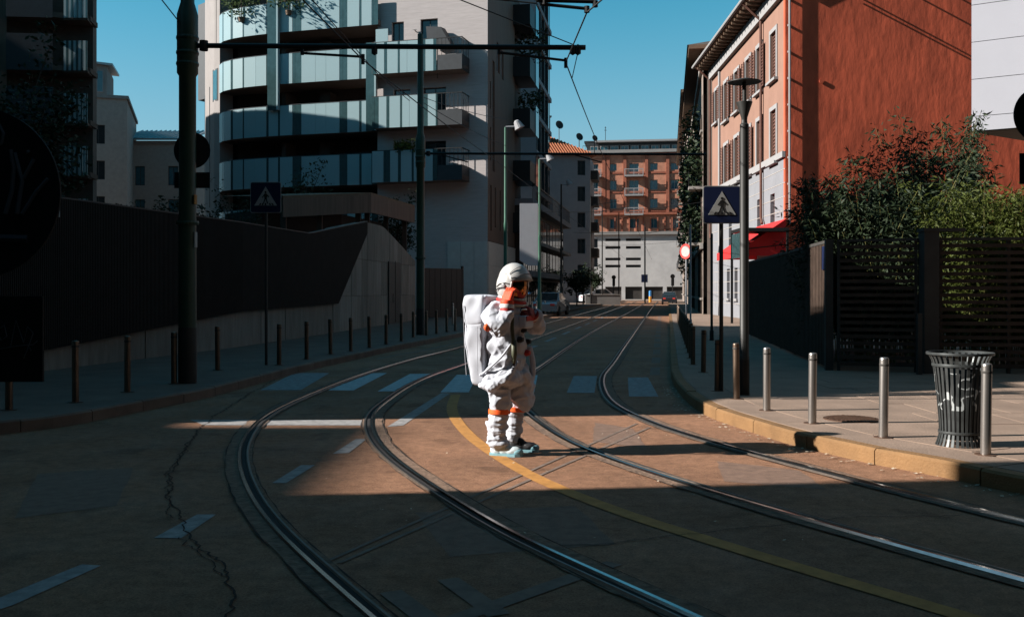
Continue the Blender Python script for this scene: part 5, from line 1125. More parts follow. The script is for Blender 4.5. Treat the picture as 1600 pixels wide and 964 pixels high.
# ------------------------------------------------------------------ bamboo behind the slatted gates
def bamboo_meshes(seed, h, nc, nl, rad_):
    g = np.random.default_rng(seed); mb = MB(); C = []; D = []
    for i in range(nc):
        a = g.uniform(0, 2*math.pi); r0 = rad_*.5*math.sqrt(g.random()); hh = h*g.uniform(.6, 1.0); lean = g.uniform(.1, .5)*rad_; p0 = np.array([r0*math.cos(a), r0*math.sin(a), 0]); b = a+g.normal(0, .8)
        pts = []
        for t in np.linspace(0, 1, 9):
            droop = max(0, t-.72)**2*4.5*hh*.12
            pts.append(p0+np.array([math.cos(b)*lean*t**1.8*1.6, math.sin(b)*lean*t**1.8*1.6, hh*t-droop]))
        mb.tube(pts, [.014*(1-.75*t) for t in np.linspace(0, 1, 9)], 5)
        pts = np.array(pts); n = nl//nc
        for t in g.uniform(.12, 1, n)**.8:
            k = min(int(t*8), 7); q = pts[k]+(pts[k+1]-pts[k])*(t*8-k); br = g.normal(0, 1, 3); br[2] = abs(br[2])*.3; br /= np.linalg.norm(br); L = g.uniform(0, .48)*(1.1-.55*t); c = q+br*L; c[2] -= L*L*.35; C.append(c); dd = br+np.array([0, 0, -.55])+g.normal(0, .45, 3); D.append(dd/np.linalg.norm(dd))
    C = np.array(C); D = np.array(D); n = len(C); s = g.uniform(.09, .19, n)[:, None]; w = np.cross(D, g.normal(0, 1, (n, 3))); w /= np.linalg.norm(w, axis=1)[:, None]; w *= s*.115
    Q = np.stack([C, C+D*s*.4+w, C+D*s, C+D*s*.4-w], 1); return mb, Q
BV = []
for sd_, hh in ((1, 4.4), (2, 5.0), (3, 3.9)):
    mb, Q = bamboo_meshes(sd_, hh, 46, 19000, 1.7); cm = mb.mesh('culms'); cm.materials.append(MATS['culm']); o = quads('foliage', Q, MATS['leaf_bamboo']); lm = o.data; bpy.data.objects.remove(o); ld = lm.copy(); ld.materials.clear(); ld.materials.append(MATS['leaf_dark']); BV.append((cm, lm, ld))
bam = [(1318, 21.6, 1, .84, 'bamboo clump at the near end by the board fence'), (1345, 24.5, 0, 1.05, 'bamboo clump with long bare whips before the red gable'), (1390, 21.2, 2, 1.15, 'low dense bamboo clump above the left slatted gate'), (1425, 23.0, 1, 1.05, 'tall dark bamboo clump right of the gable shadow'), (1462, 24.0, 0, 1.36, 'tallest bamboo clump beside the white panels'),
       (1545, 19.8, 2, 1.02, 'sunlit bamboo clump behind the slat screen near the pillar'), (1590, 19.7, 0, .9, 'sunlit bamboo clump showing through the slats above the bin'), (1640, 19.5, 2, 1.0, 'sunlit bamboo clump at the frame edge'), (1550, 24.5, 1, .82, 'dark bamboo clump under the white panelled volume'), (1640, 23.5, 0, .85, 'rear bamboo clump at the frame edge under the panels')]
for i, (px, Y, v, sc_, lb) in enumerate(bam):
    e = empty('bamboo', ((px-HX)/F*Y, Y, .1), i*1.3); xy = .62 if i == 4 else .78 if i in (5, 6, 7) else .9; e.scale = (sc_*xy, sc_*xy, sc_); obj('culms', BV[v][0], None, e); obj('foliage', BV[v][1 if i in (5, 6, 7) else 2], None, e); tag(e, lb, 'bamboo', 'bamboo behind the slatted gates')  # same bamboo: unlit clumps take dark leaves, shade put into the colour
# ------------------------------------------------------------------ trees and shrubs on the left
def tree(name, label, pos, h, r, trunk, n, size, seed, m, low=.35, group=None, cat='tree'):
    g = np.random.default_rng(seed); e = empty(name, pos); C = []; mb = MB(); th = h*low
    mb.tube([(0, 0, 0), (.05, .03, th*.6), (.0, .1, th), (.1, 0, h*.7)], [trunk, trunk*.8, trunk*.65, trunk*.3], 8)
    for k in range(26):
        a = g.uniform(0, 6.28); z0 = th*g.uniform(.75, 1.0)+g.uniform(0, .35)*(h-th); z1 = min(h, z0+g.uniform(.12, .55)*(h-th)); rr_ = r*g.uniform(.35, 1.)*math.sqrt(max(.08, 1-((z1-th)/(h-th)-.45)**2*2.6))
        p = [(0, 0, z0), (rr_*.5*math.cos(a), rr_*.5*math.sin(a), z0+(z1-z0)*.6), (rr_*math.cos(a), rr_*math.sin(a), z1)]; mb.tube(p, [trunk*.35, trunk*.2, trunk*.06], 5)
        for t in (.5, .7, .9, 1.05): C.append(np.array(p[1])+(np.array(p[2])-np.array(p[1]))*(t*2-1)+g.normal(0, r*.07, 3))
    mb.build('trunk', MATS['bark'], e); quads('crown', leaf_quads(C, n, size, (r*.14, r*.14, r*.12), seed+1), MATS[m], e); return tag(e, label, cat, group)
tree('tree', 'dark leafy tree behind the ribbed wall at the frame edge', ((22-HX)/F*28, 28, .1), 9.6, 1.9, .16, 5200, .085, 41, 'leaf_dark', .3)
for i, (px, Y, h, r, lb) in enumerate(((228, 30, 5.0, 1.0, 'rounded dark shrub above the ribbed wall beside the far houses'), (262, 31, 5.2, .9, 'dark shrub just left of the thick tram pole'), (318, 30, 5.0, .7, 'thin shrub just right of the thick tram pole'), (130, 27, 4.3, 1.1, 'low dark shrub above the wall near the white notice'), (470, 52, 9.5, 1.8, 'dark tree before the lower balconies'), (620, 56, 8.6, 1.5, 'dark tree beside the second tram pole'), (372, 44, 7.0, 1.6, 'dark shrub behind the crossing sign'))):
    tree('shrub' if h < 8 else 'tree', lb, ((px-HX)/F*Y, Y, .1), h, r, .06 if h < 8 else .12, 2200, .06 if h < 8 else .09, 50+i, 'leaf_dark', .3, 'shrubs and trees behind the ribbed wall', 'shrub' if h < 8 else 'tree')
for i, (px, Y, h, lb) in enumerate(((925, 118, 5.2, 'small dark street tree beside the white parked car'), (911, 108, 4.6, 'small dark street tree before the long low block'), (901, 98, 4.2, 'small dark street tree nearest the dark lamp post'))): tree('street_tree', lb, ((px-HX)/F*Y, Y, .1), h, 1.4, .08, 1200, .14, 70+i, 'leaf_dark', .25, 'street trees on the far left pavement')
# ------------------------------------------------------------------ cars
def car(px, Y, rz, mat_, label, s=1.0, x=None):
    x = (px-HX)/F*Y if x is None else x; e = empty('parked_car', (x, Y, 0), rz); e.scale = (s, s, s*1.05); L, W = 4.1, 1.7
    side = [(-2.05, .3), (-2.05, .72), (-1.95, .86), (-1.2, .95), (-.6, 1.42), (.55, 1.46), (1.2, 1.0), (1.95, .88), (2.05, .65), (2.05, .3)]
    b = MB(); n = len(side)
    for sgn, w in ((-1, 1.), (1, 1.)):
        for X_, Z_ in side: b.v.append((X_, sgn*W/2*(1. if Z_ < 1.0 else .78), Z_))
    b.f += [tuple(range(n)), tuple(range(n, 2*n))[::-1]]+[((i+1) % n, i, n+i, n+(i+1) % n) for i in range(n)]
    body = b.build('body', MATS[mat_], e)
    for sgn in (-1, 1):
        MB().add([(-.95, sgn*W*.505*.93, 1.0), (.95, sgn*W*.505*.93, 1.02), (.5, sgn*(W/2*.78+.012), 1.39), (-.55, sgn*(W/2*.78+.012), 1.36)], [(0, 1, 2, 3)]).build('side_window', MATS['glass'], e)
        for X_ in (-1.3, 1.28):
            w = MB().tube([(X_, sgn*.72, .31), (X_, sgn*.88, .31)], .31, 16).build('wheel', MATS['tyre'], e); MB().tube([(X_, sgn*.87, .31), (X_, sgn*.89, .31)], .18, 12).build('rim', MATS['chrome'], w)
        for X_, mt in ((-2.06, 'sign_red'), (2.06, 'sign_white')): MB().box(min(X_, X_*.985), max(X_, X_*.985), sgn*.55-.15, sgn*.55+.15, .62, .76).build('headlight' if X_ > 0 else 'tail_light', MATS[mt], e)
    MB().add([(1.17, -.68, 1.03), (1.17, .68, 1.03), (.6, .62, 1.43), (.6, -.62, 1.43)], [(0, 1, 2, 3)]).build('windscreen', MATS['glass'], e).location.x = .03
    MB().add([(-1.17, -.68, .98), (-1.17, .68, .98), (-.64, .62, 1.4), (-.64, -.62, 1.4)], [(3, 2, 1, 0)]).build('rear_window', MATS['glass'], e).location.x = -.03
    return tag(e, label, 'car', 'cars parked at the far end')
car(936, 122, R(15), 'car_white', 'white car parked by the street trees at the far end', 1.22); car(1046, 118, R(80), 'car_dark', 'dark car parked on the far right before the garages'); car(861, 66.5, R(75), 'car_silver', 'silver car parked behind the picket of bollards')
# far low wall, traffic lights and signs
lw_ = empty('low_wall', (at(915, 470, 112).x, 112, 0)); MB().box(0, 3.9, 0, .3, 0, 1.15).build('body', MATS['city_grey'], lw_); MB().box(-.05, 3.95, -.05, .35, 1.15, 1.22).build('coping', MATS['beige_far'], lw_); tag(lw_, 'low grey wall before the white parked car', 'wall')
tag(MB().prism([(12.5, 151), (30, 151), (30, 164), (12.5, 164)], 0, .12).build('pavement_far', MATS['paving']), 'sunlit pavement strip before the brick house', None, None, 'structure')
for px, Y, lb in ((959, 128, 'black traffic light left of the far rails'), (1051, 120, 'black traffic light at the far right kerb')):
    e = empty('traffic_light', ((px-HX)/F*Y, Y, 0)); MB().tube([(0, 0, 0), (0, 0, 2.4)], .06, 8).build('post', MATS['black_metal'], e); MB().box(-.17, .17, -.12, .12, 2.2, 3.1).build('housing', MATS['black_metal'], e)
    MB().slab_xz([(.28*math.cos(k*.4), 3.35+.28*math.sin(k*.4)) for k in range(16)], -.02, .02).build('backing_disc', MATS['black_metal'], e)
    for k in range(3): MB().tube([(0, -.12, 2.36+.29*k), (0, -.2, 2.36+.29*k)], .09, 10).build('lens', MATS['rubber'], e)
    tag(e, lb, 'traffic light', 'far traffic lights')
for px, Y, h, lb in ((1007, 140, 3.4, 'small blue sign on a post before the garages'),):
    e = empty('small_sign', ((px-HX)/F*Y, Y, 0)); MB().tube([(0, 0, 0), (0, 0, 11)], .05, 8).build('post', MATS['black_metal'], e); MB().box(-.45, .45, -.06, -.03, h-.6, h+.5).build('plate', MATS['sign_blue'], e); tag(e, lb, 'sign')
M('sign_sky', (.05, .22, .5), .5); M('sign_orange', (.6, .25, .03), .5)
e = empty('pillar_sign', ((1016-HX)/F*139, 139, 0)); MB().lathe([(.2, 0), (.2, .8), (.17, .85)], 10).build('base', MATS['sign_orange'], e); MB().lathe([(.19, .85), (.19, 1.6), (0, 1.65)], 10).build('head', MATS['sign_sky'], e); tag(e, 'stubby blue and yellow traffic bollard before the far garages', 'bollard')
for px, Y, h, lb in ((923, 112, 12, 'thin far pole at the left edge of the brick house'), (941, 120, 12, 'thin far pole before the brick pilaster'), (967, 126, 11.5, 'thin far pole before the white base'), (1008, 132, 10, 'thin far pole in the middle of the white base')):
    e = empty('far_pole', ((px-HX)/F*Y, Y, 0)); MB().tube([(0, 0, 0), (0, 0, h)], [.09, .06], 8).build('shaft', MATS['black_metal'], e); MB().tube([(0, 0, h-.8), (3.2, 0, h-.3)], .04, 6).build('arm', MATS['black_metal'], e); tag(e, lb, 'pole', 'thin far tram poles')
for i, y in enumerate(range(54, 96, 7)): pass
# ------------------------------------------------------------------ person in a white space suit
PX, PYW = -.085, 10.12; YAW = R(-24)
def evaluated(ob):
    dg = bpy.context.evaluated_depsgraph_get(); me = bpy.data.meshes.new_from_object(ob.evaluated_get(dg)); bpy.data.objects.remove(ob); return me
def ico(rad_=1., sub=2):
    bm = bmesh.new(); bmesh.ops.create_icosphere(bm, subdivisions=sub, radius=rad_); v = np.array([x.co[:] for x in bm.verts]); f = [tuple(q.index for q in fc.verts) for fc in bm.faces]; bm.free(); return v, f
IV, IF = ico()
class Blob:
    def __init__(s): s.mb = MB()
    def ell(s, c, r, rot=None):
        v = IV*np.asarray(r, float)
        if rot is not None: v = v @ np.array(rot.to_3x3()).T
        s.mb.add((v+np.asarray(c, float)).tolist(), IF); return s
    def chain(s, pts, n=7):           # pts: [(x,y,z,r)] tapered limb, overlapping spheres along it
        P = np.array(pts, float)
        for a, b in zip(P, P[1:]):
            for t in np.linspace(0, 1, n): q = a+(b-a)*t; s.ell(q[:3], (q[3],)*3)
        return s
    def solid(s, name, voxel, smooth_it, disp=None):
        ob = s.mb.build(name, None); r = ob.modifiers.new('r', 'REMESH'); r.mode = 'VOXEL'; r.voxel_size = voxel
        sm_ = ob.modifiers.new('s', 'SMOOTH'); sm_.iterations = smooth_it; sm_.factor = .5
        me = evaluated(ob); me.name = name
        if disp: 
            n = len(me.vertices); nor = [v.normal.copy() for v in me.vertices]
            for v, nn in zip(me.vertices, nor): v.co += nn*disp(v.co)
            bm = bmesh.new(); bm.from_mesh(me)
            for _ in range(0): bmesh.ops.smooth_vert(bm, verts=bm.verts, factor=.5, use_axis_x=True, use_axis_y=True, use_axis_z=True)
            bm.to_mesh(me); bm.free()
        me.shade_smooth(); me.update(); return me
def ridge(q, pw=1.0): return max(0., 1-abs(mnoise.noise(q))*2.6)**pw
def sst(a_, b_, x): t = min(1, max(0, (x-a_)/(b_-a_))); return t*t*(3-2*t)
def folds(p):
    x, y, z = p.x, p.y, p.z; w = mnoise.noise_vector(Vector((x*2.2, y*2.2, z*2.2)))*.45
    big = mnoise.noise(Vector((x*3.1+9, y*3.1, z*3.6)))
    shin = sst(.45, .40, z); thigh = sst(.42, .5, z)*sst(.74, .66, z); arm = sst(.17, .24, abs(y))*sst(1.12, 1.2, z); body = max(0, 1-shin-thigh-arm)
    f = 0.
    if shin > 0: f += shin*(.012*ridge(Vector((x*2.4+z*3, y*2.4-z*2, z*9.5))+w)+.008*ridge(Vector((x*6-z*5, y*6, z*12+4))+w)-.007)
    if thigh > 0: f += thigh*(.013*ridge(Vector((x*5+z*2.5, y*5, z*4.2+2))+w)+.008*ridge(Vector((x*7-z*6, y*7, z*7))+w)-.008)
    if body > 0: f += body*(.015*ridge(Vector((x*5.5+z*1.4, y*5.5-z*1.2, z*1.7))+w)+.010*ridge(Vector((x*4-z*3.6+5, y*4+z*2, z*2.6))+w*1.4)-.009)
    if arm > 0: f += arm*(.013*ridge(Vector((x*5+z*3, y*5-z*4, z*6))+w)+.007*ridge(Vector((x*9, y*9+z*5, z*5+3))+w)-.007)
    fine = ridge(Vector((x*13-z*6, y*13+z*5, z*10))+w*2)**2*.005+ridge(Vector((x*10+z*9, y*10, z*8-y*5+3))+w*2)**2*.005-.003
    return f*1.75+.010*big+fine
B = Blob()
# torso: chest, belly, hips; baggy skirt of the jacket
B.ell((.02, 0, 1.30), (.195, .245, .20)).ell((.03, 0, 1.10), (.185, .23, .22)).ell((.03, 0, .92), (.185, .235, .2)).ell((.02, 0, .79), (.195, .245, .14)).ell((.04, 0, 1.44), (.15, .20, .10)).ell((.06, 0, 1.50), (.12, .13, .07))
B.ell((.13, .12, .80), (.12, .13, .14)).ell((.08, -.13, .79), (.15, .13, .13)).ell((-.06, -.12, .76), (.14, .14, .09)).ell((.02, 0, .74), (.21, .255, .07)).ell((.20, .14, .72), (.07, .09, .09))
# legs: hip, baggy thigh, pinched at the band, baggy shin, cuff on the shoe
B.chain([(-.01, -.12, .80, .135), (.02, -.13, .64, .118), (.025, -.135, .52, .115), (.02, -.14, .455, .095), (.015, -.14, .425, .092), (.01, -.145, .36, .094), (-.005, -.15, .25, .092), (-.005, -.15, .17, .094), (.005, -.15, .11, .088)])
B.chain([(.05, .13, .80, .15), (.11, .15, .64, .152), (.125, .15, .53, .14), (.085, .14, .455, .09), (.075, .14, .425, .088), (.06, .14, .36, .085), (.05, .14, .25, .076), (.05, .14, .16, .074)])
B.ell((-.03, -.165, .30), (.085, .08, .045)).ell((.03, -.18, .22), (.08, .06, .035)).ell((.02, -.155, .13), (.10, .09, .045))
# arms
B.chain([(.0, -.19, 1.42, .108), (.0, -.255, 1.39, .108), (.05, -.31, 1.32, .102), (.09, -.325, 1.285, .095)]).chain([(.09, -.325, 1.285, .095), (.125, -.30, 1.34, .088), (.15, -.265, 1.405, .078), (.15, -.25, 1.44, .064)])
B.chain([(.02, .20, 1.42, .105), (.06, .28, 1.38, .104), (.17, .35, 1.29, .095), (.21, .345, 1.27, .09)]).chain([(.21, .345, 1.27, .09), (.25, .28, 1.31, .085), (.27, .21, 1.36, .075), (.27, .17, 1.385, .066)])
# rolled hem of the jacket sweeping round the hips
hem = cr([Vector(q) for q in ((-.20, -.02, .745), (-.15, -.20, .715), (-.03, -.275, .70), (.09, -.26, .745), (.17, -.20, .84), (.205, -.12, .93))], .03)
for q in hem: B.ell(tuple(q), (.036, .036, .042))
hem = cr([Vector(q) for q in ((.22, .02, .80), (.235, .12, .70), (.20, .23, .66), (.10, .28, .70))], .03)
for q in hem: B.ell(tuple(q), (.034, .034, .045))
suit_me = B.solid('person', .0075, 6, folds); suit_me.materials.append(MATS['suit'])
person = bpy.data.objects.new('person', suit_me); link(person); person.location = (PX, PYW, 0.0); person.rotation_euler = (0, 0, YAW)
tag(person, 'person in a white space suit with backpack, standing with hand raised to the helmet', 'person')
def part(mb, name, mt, smooth=R(45)): return mb.build(name, MATS[mt], person, smooth=smooth)
def ringband(c, ax, r0, h, name, mt, rx=1., ry=1.):      # band around a limb
    o = MB().lathe([(r0*.98, -h/2), (r0*1.03, -h/2), (r0*1.05, 0), (r0*1.03, h/2), (r0*.98, h/2)], 28).build(name, MATS[mt], person, smooth=R(50)); o.location = c; o.rotation_mode = 'QUATERNION'; o.rotation_quaternion = Vector((0, 0, 1)).rotation_difference(Vector(ax)); o.scale = (rx, ry, 1); return o
ringband((.0175, -.14, .44), (0, .03, 1), .106, .047, 'knee_band', 'orange_band'); ringband((.08, .14, .44), (.06, 0, 1), .102, .045, 'knee_band', 'orange_band')
# shoes
def shoe(cx, cy, yaw, mt, k):
    s = Blob(); s.ell((.11, 0, .055), (.10, .058, .05)).ell((.03, 0, .06), (.09, .052, .06)).ell((-.05, 0, .06), (.08, .05, .065)).ell((.0, 0, .10), (.07, .05, .05)); me = s.solid('shoe', .007, 4, lambda p: -.0 if p.z > .02 else (.02-p.z)*-.2); me.materials.append(MATS[mt])
    for v in me.vertices: v.co.z = max(v.co.z, .012)
    o = obj('shoe', me, None, person, (cx, cy, 0), yaw)
    sole = MB(); pr = [(-.135, .0), (-.12, -.045), (-.04, -.052), (.06, -.055), (.15, -.06), (.2, -.04), (.215, 0), (.2, .04), (.15, .06), (.06, .055), (-.04, .052), (-.12, .045)]; sole.prism(pr, 0.001, .028); sole.build('sole', MATS['shoe_teal'], o)
    cap = Blob(); cap.ell((.155, 0, .046), (.068, .056, .042)); cm = cap.solid('toe_cap', .007, 2); cm.materials.append(MATS['shoe_teal'])
    for v in cm.vertices: v.co.z = max(v.co.z, .02)
    obj('toe_cap', cm, None, o)
    for j in range(4): MB().tube([(.02+.028*j, -.045, .083-.006*j), (.025+.028*j, 0, .113-.010*j), (.02+.028*j, .045, .083-.006*j)], .006, 5).build('lace', MATS['rubber' if j % 2 else 'shoe'], o)
    return o
shoe(.055, -.155, R(6), 'shoe', 0); shoe(.10, .145, R(14), 'rubber', 1)
# backpack: soft-edged slab, tapering downwards, with flap and seams
bk = Blob()
for z, x0, x1, w in ((1.56, -.33, -.10, .235), (1.45, -.345, -.10, .25), (1.25, -.335, -.12, .25), (1.05, -.31, -.12, .25), (.88, -.285, -.12, .245), (.76, -.265, -.12, .235)):
    pass
b = MB(); secs = [(.69, -.235, -.12, .20), (.72, -.265, -.11, .225), (.9, -.30, -.11, .24), (1.1, -.33, -.11, .245), (1.30, -.352, -.11, .25), (1.306, -.343, -.11, .243), (1.318, -.343, -.11, .243), (1.325, -.354, -.11, .25), (1.50, -.365, -.10, .25), (1.585, -.355, -.10, .24), (1.605, -.33, -.11, .22)]
npf = 24
for z, x0, x1, w in secs:
    cx, hx = (x0+x1)/2, (x1-x0)/2
    for j in range(npf):
        t = 2*math.pi*(j+.5)/npf; c_, s_ = math.cos(t), math.sin(t); e_ = .28; b.v.append((cx+hx*math.copysign(abs(c_)**e_, c_), w*math.copysign(abs(s_)**e_, s_), z+.012*math.sin(j*2.1)))
for i in range(len(secs)-1):
    for j in range(npf): b.f.append((i*npf+j, i*npf+(j+1) % npf, (i+1)*npf+(j+1) % npf, (i+1)*npf+j))
b.f.append(tuple(range(npf))[::-1]); b.f.append(tuple((len(secs)-1)*npf+j for j in range(npf)))
pk = part(b, 'backpack', 'suit_pack', R(50)); sbm = pk.modifiers.new('sub', 'SUBSURF'); sbm.levels = sbm.render_levels = 2
tx = bpy.data.textures.new('pack_folds', 'CLOUDS'); tx.noise_scale = .12; dm = pk.modifiers.new('d', 'DISPLACE'); dm.texture = tx; dm.strength = .034; dm.mid_level = .5
for y in (-.252, .252):
    MB().tube([(-.30, y*.985, .80), (-.315, y, 1.0), (-.325, y, 1.28), (-.33, y*1.0, 1.5)], .0035, 5).build('seam', MATS['seam'], pk); MB().tube([(-.17, y*1.0, .80), (-.17, y*1.02, 1.05), (-.17, y*1.02, 1.29)], .0035, 5).build('seam', MATS['seam'], pk)
# helmet: shell around the face opening, rim, visor, peak
Hc = Vector((.105, .0, 1.70)); hd = Matrix.Translation(Hc) @ Matrix.Rotation(R(-12), 4, 'Z') @ Matrix.Rotation(R(10), 4, 'Y')
def helm(mb, name, mt, par=None):
    o = mb.build(name, MATS[mt], person, smooth=R(50)); o.matrix_local = hd; return o
def capx(r, a0, a1, n=22, m=40, sc=(1, .96, 1.13)):
    mb = MB()
    for i in range(n+1):
        a = R(a0+(a1-a0)*i/n)
        for j in range(m): t = 2*math.pi*j/m; mb.v.append((r*math.cos(a)*sc[0], r*math.sin(a)*math.cos(t)*sc[1], r*math.sin(a)*math.sin(t)*sc[2]))
    for i in range(n):
        for j in range(m): mb.f.append((i*m+j, i*m+(j+1) % m, (i+1)*m+(j+1) % m, (i+1)*m+j))
    return mb
hl = helm(capx(.172, 62, 180), 'helmet', 'helmet'); s0 = hl.modifiers.new('t', 'SOLIDIFY'); s0.thickness = .012
vz = helm(capx(.158, 0, 68), 'visor', 'visor')
a = R(62); rim = [(.172*math.cos(a), .172*math.sin(a)*math.cos(t)*.96, .172*math.sin(a)*math.sin(t)*1.13) for t in np.linspace(0, 2*math.pi, 41)]; helm(MB().tube(rim, .011, 8, caps=False), 'visor_rim', 'helmet')
# raised sun-shade shell on top with peak over the visor
pkb = MB(); n1, m1 = 10, 24
for i in range(n1+1):
    a = R(-52+i*16.5); 
    for j in range(m1+1):
        t = R(-64+128*j/m1); r_ = .182+.008*math.sin(R(i*18)); x = r_*math.sin(-a+R(0))*math.cos(t) if False else 0
        el = R(18+i*14.5); pkb.v.append((r_*math.cos(el)*math.cos(t*1.0)*(1.12 if i == 0 else 1.0)*(1 if el < R(90) else 1), r_*math.sin(t)*.97*(math.cos(el)*.25+.85 if el < R(90) else .85+.15*math.cos(el)), .03+r_*math.sin(el)*1.06*math.cos(t)))
for i in range(n1):
    for j in range(m1): k = i*(m1+1)+j; pkb.f.append((k, k+1, k+m1+2, k+m1+1))
sh_o = helm(pkb, 'sun_shade', 'helmet'); s1 = sh_o.modifiers.new('t', 'SOLIDIFY'); s1.thickness = .01
for sgn in (-1, 1):
    o = helm(MB().lathe([(.0, 0), (.022, 0), (.022, .010), (.012, .014), (0, .014)], 16), 'hinge_knob', 'lamp_grey'); o.matrix_local = hd @ Matrix.Translation((.0, sgn*.166, .0)) @ Matrix.Rotation(R(-90*sgn), 4, 'X')
    helm(MB().tube([(.06, sgn*.160, -.035), (.0, sgn*.171, -.02), (-.06, sgn*.163, -.035), (-.11, sgn*.135, -.075)], .006, 6), 'hinge_strap', 'rubber'); helm(MB().tube([(.075, sgn*.152, .025), (.02, sgn*.172, .032), (-.05, sgn*.167, .01), (-.10, sgn*.14, -.03)], .004, 6), 'cable', 'rubber')
    helm(MB().box(.02, .07, min(sgn*.150, sgn*.172), max(sgn*.150, sgn*.172), -.085, -.045), 'cheek_clip', 'helmet')
o = helm(capx(.1605, 24, 40, 4, 40), 'chin_guard', 'red_trim'); 
for v in o.data.vertices:
    if v.co.z > -.03: v.co *= .9
for el, r_ in ((R(35), .189), (R(62), .195)):
    helm(MB().tube([(r_*math.cos(el)*math.cos(t), r_*math.sin(t)*.97*(math.cos(el)*.25+.85), .032+r_*math.sin(el)*1.06*math.cos(t)) for t in np.linspace(R(-60), R(60), 17)], .0035, 5), 'shade_seam', 'lamp_grey')
helm(MB().tube([(.175*math.cos(t), 0., .175*math.sin(t)*1.13) for t in np.linspace(R(100), R(215), 17)], .004, 5), 'shell_seam', 'lamp_grey')
# neck ring and collar
def ring(c, ax, r, tr, name, mt, sx=1.): 
    P_ = [(r*math.cos(t)*sx, r*math.sin(t), 0) for t in np.linspace(0, 2*math.pi, 37)]; o = MB().tube(P_, tr, 8, caps=False).build(name, MATS[mt], person, smooth=True); o.location = c; o.rotation_mode = 'QUATERNION'; o.rotation_quaternion = Vector((0, 0, 1)).rotation_difference(Vector(ax)); return o
ring((.085, 0, 1.545), (.14, 0, 1), .137, .02, 'neck_ring', 'red_trim'); ring((.09, 0, 1.572), (.14, 0, 1), .132, .014, 'neck_ring', 'helmet'); ring((.08, 0, 1.518), (.14, 0, 1), .143, .016, 'neck_ring', 'helmet')
# gloves: palm, four fingers and thumb, curled; cuffs
def glove(M4, name, mt, curl, spread, mirror=1):
    s = Blob(); 
    for x in (-.028, -.009, .010, .029): s.chain([(x*.8, 0, .0, .024), (x, .0, .055, .021)], 5)
    L = [(-.031, .034, .026, .020), (-.011, .040, .030, .022), (.010, .038, .028, .021), (.030, .030, .022, .017)]
    for i, (x, l1, l2, l3) in enumerate(L):
        c1 = curl[i]; p = np.array([x*1.05, 0, .062]); pts = [(*p, .0125)]; a = 0
        for l, f_ in ((l1, .9), (l2, 1.15), (l3, .9)): a += c1*f_; p = p+np.array([x*spread*l*8, -math.sin(a)*l, math.cos(a)*l]); pts.append((*p, .0118-.0006*len(pts)))
        s.chain(pts, 6)
    th = [(-.035, -.004, .0, .017), (-.056, -.018, .028, .0145), (-.058, -.036, .052, .0125), (-.046, -.052, .068, .011)]; s.chain([(mirror*0+x, y, z, r) for x, y, z, r in th], 6)
    if mirror < 0: s.mb.v = [(-x, y, z) for x, y, z in s.mb.v]; s.mb.f = [f[::-1] for f in s.mb.f]
    me = s.solid(name, .0042, 2); me.materials.append(MATS[mt]); o = obj(name, me, None, person); o.matrix_local = M4 @ Matrix.Scale(1.32, 4); return o
def frame(p, fwd, palm):      # local z along the fingers, local -y the palm side
    z = Vector(fwd).normalized(); y = -(Vector(palm)-z*Vector(palm).dot(z)).normalized(); x = y.cross(z); m = Matrix((x, y, z)).transposed().to_4x4(); m.translation = Vector(p); return m
g1 = glove(frame((.150, -.238, 1.56), (.10, .42, 1), (.2, 1, .0)), 'glove', 'glove_red', (.42, .5, .55, .62), .45, -1)
g2 = glove(frame((.265, .115, 1.415), (-.1, -1, .25), (-.75, .1, -.35)), 'glove', 'glove_dark', (.5, .55, .6, .65), .25, 1)
def cuff(p0, p1, r, mts):
    p0, p1 = Vector(p0), Vector(p1); n = len(mts)
    for i, mt in enumerate(mts): a, c = p0.lerp(p1, i/n), p0.lerp(p1, (i+1)/n); k = r*(1+.05*(i % 2)); MB().tube([a, a.lerp(c, .5), c], [k, k*1.05, k], 22).build('cuff', MATS[mt], person, smooth=R(50))
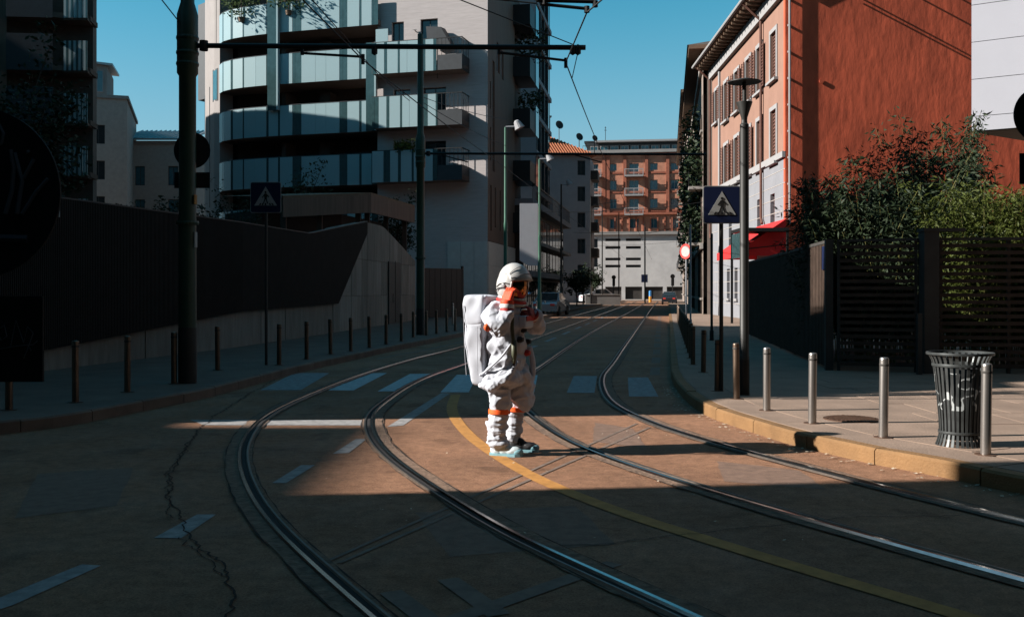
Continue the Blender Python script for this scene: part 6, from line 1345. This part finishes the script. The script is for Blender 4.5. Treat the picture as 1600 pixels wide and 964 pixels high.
cuff((.150, -.254, 1.435), (.150, -.240, 1.55), .066, ('red_trim', 'glove_white', 'glove_red')); cuff((.27, .185, 1.378), (.266, .125, 1.41), .062, ('red_trim', 'glove_white', 'glove_dark'))
o = Blob().ell((0, 0, 0), (.03, .05, .045)).solid('elbow_patch', .008, 2); o.materials.append(MATS['orange_band']); obj('elbow_patch', o, None, person, (.005, -.385, 1.29), R(-20))
# chest pack, hose, connectors, straps
cb = Blob(); me = MB().box(.20, .285, -.10, .12, 1.27, 1.40).build('chest_pack', MATS['suit'], person); bv = me.modifiers.new('b', 'BEVEL'); bv.width = .022; bv.segments = 3
MB().box(.283, .292, -.08, .10, 1.345, 1.395).build('chest_panel', MATS['red_trim'], me)
for (y, z, mt, r_) in ((-.10, 1.16, 'rubber', .032), (-.02, 1.25, 'rubber', .026), (.09, 1.13, 'rubber', .03), (.07, 1.02, 'red_trim', .034)):
    o = MB().lathe([(r_, 0), (r_, .03), (r_*.7, .042), (r_*.7, .055), (0, .056)], 16).build('connector', MATS[mt], person, smooth=R(40)); o.location = (.205, y, z); o.rotation_euler = (0, R(90), 0)
hz = cr([Vector(p) for p in ((.10, -.17, 1.50), (.175, -.19, 1.42), (.185, -.205, 1.28), (.20, -.205, 1.12), (.205, -.20, 1.00), (.20, -.195, .93))], .03); part(MB().tube(hz, .020, 10), 'hose', 'hose', True)
part(MB().tube([(.2, -.197, 1.16), (.205, -.2, 1.02), (.2, -.195, .95)], [.026, .03, .018], 10), 'hose_sleeve', 'hose', True); part(MB().tube([(.2, -.195, .95), (.197, -.19, .90)], .012, 8), 'hose_tip', 'rubber', True)
part(MB().tube(cr([Vector(p) for p in ((.20, -.06, 1.45), (.235, .0, 1.46), (.25, .08, 1.44))], .02), .012, 8), 'short_hose', 'chrome', True)
part(MB().tube(cr([Vector(p) for p in ((.17, -.2, 1.12), (.10, -.262, 1.0), (-.06, -.262, .86), (-.16, -.22, .80))], .03), .011, 6), 'strap', 'suit_pack', True)
part(MB().tube(cr([Vector(p) for p in ((.2, .19, 1.08), (.235, .2, .92), (.225, .21, .76), (.18, .2, .66), (.16, .16, .74))], .03), .03, 8), 'hanging_flap', 'suit', True)
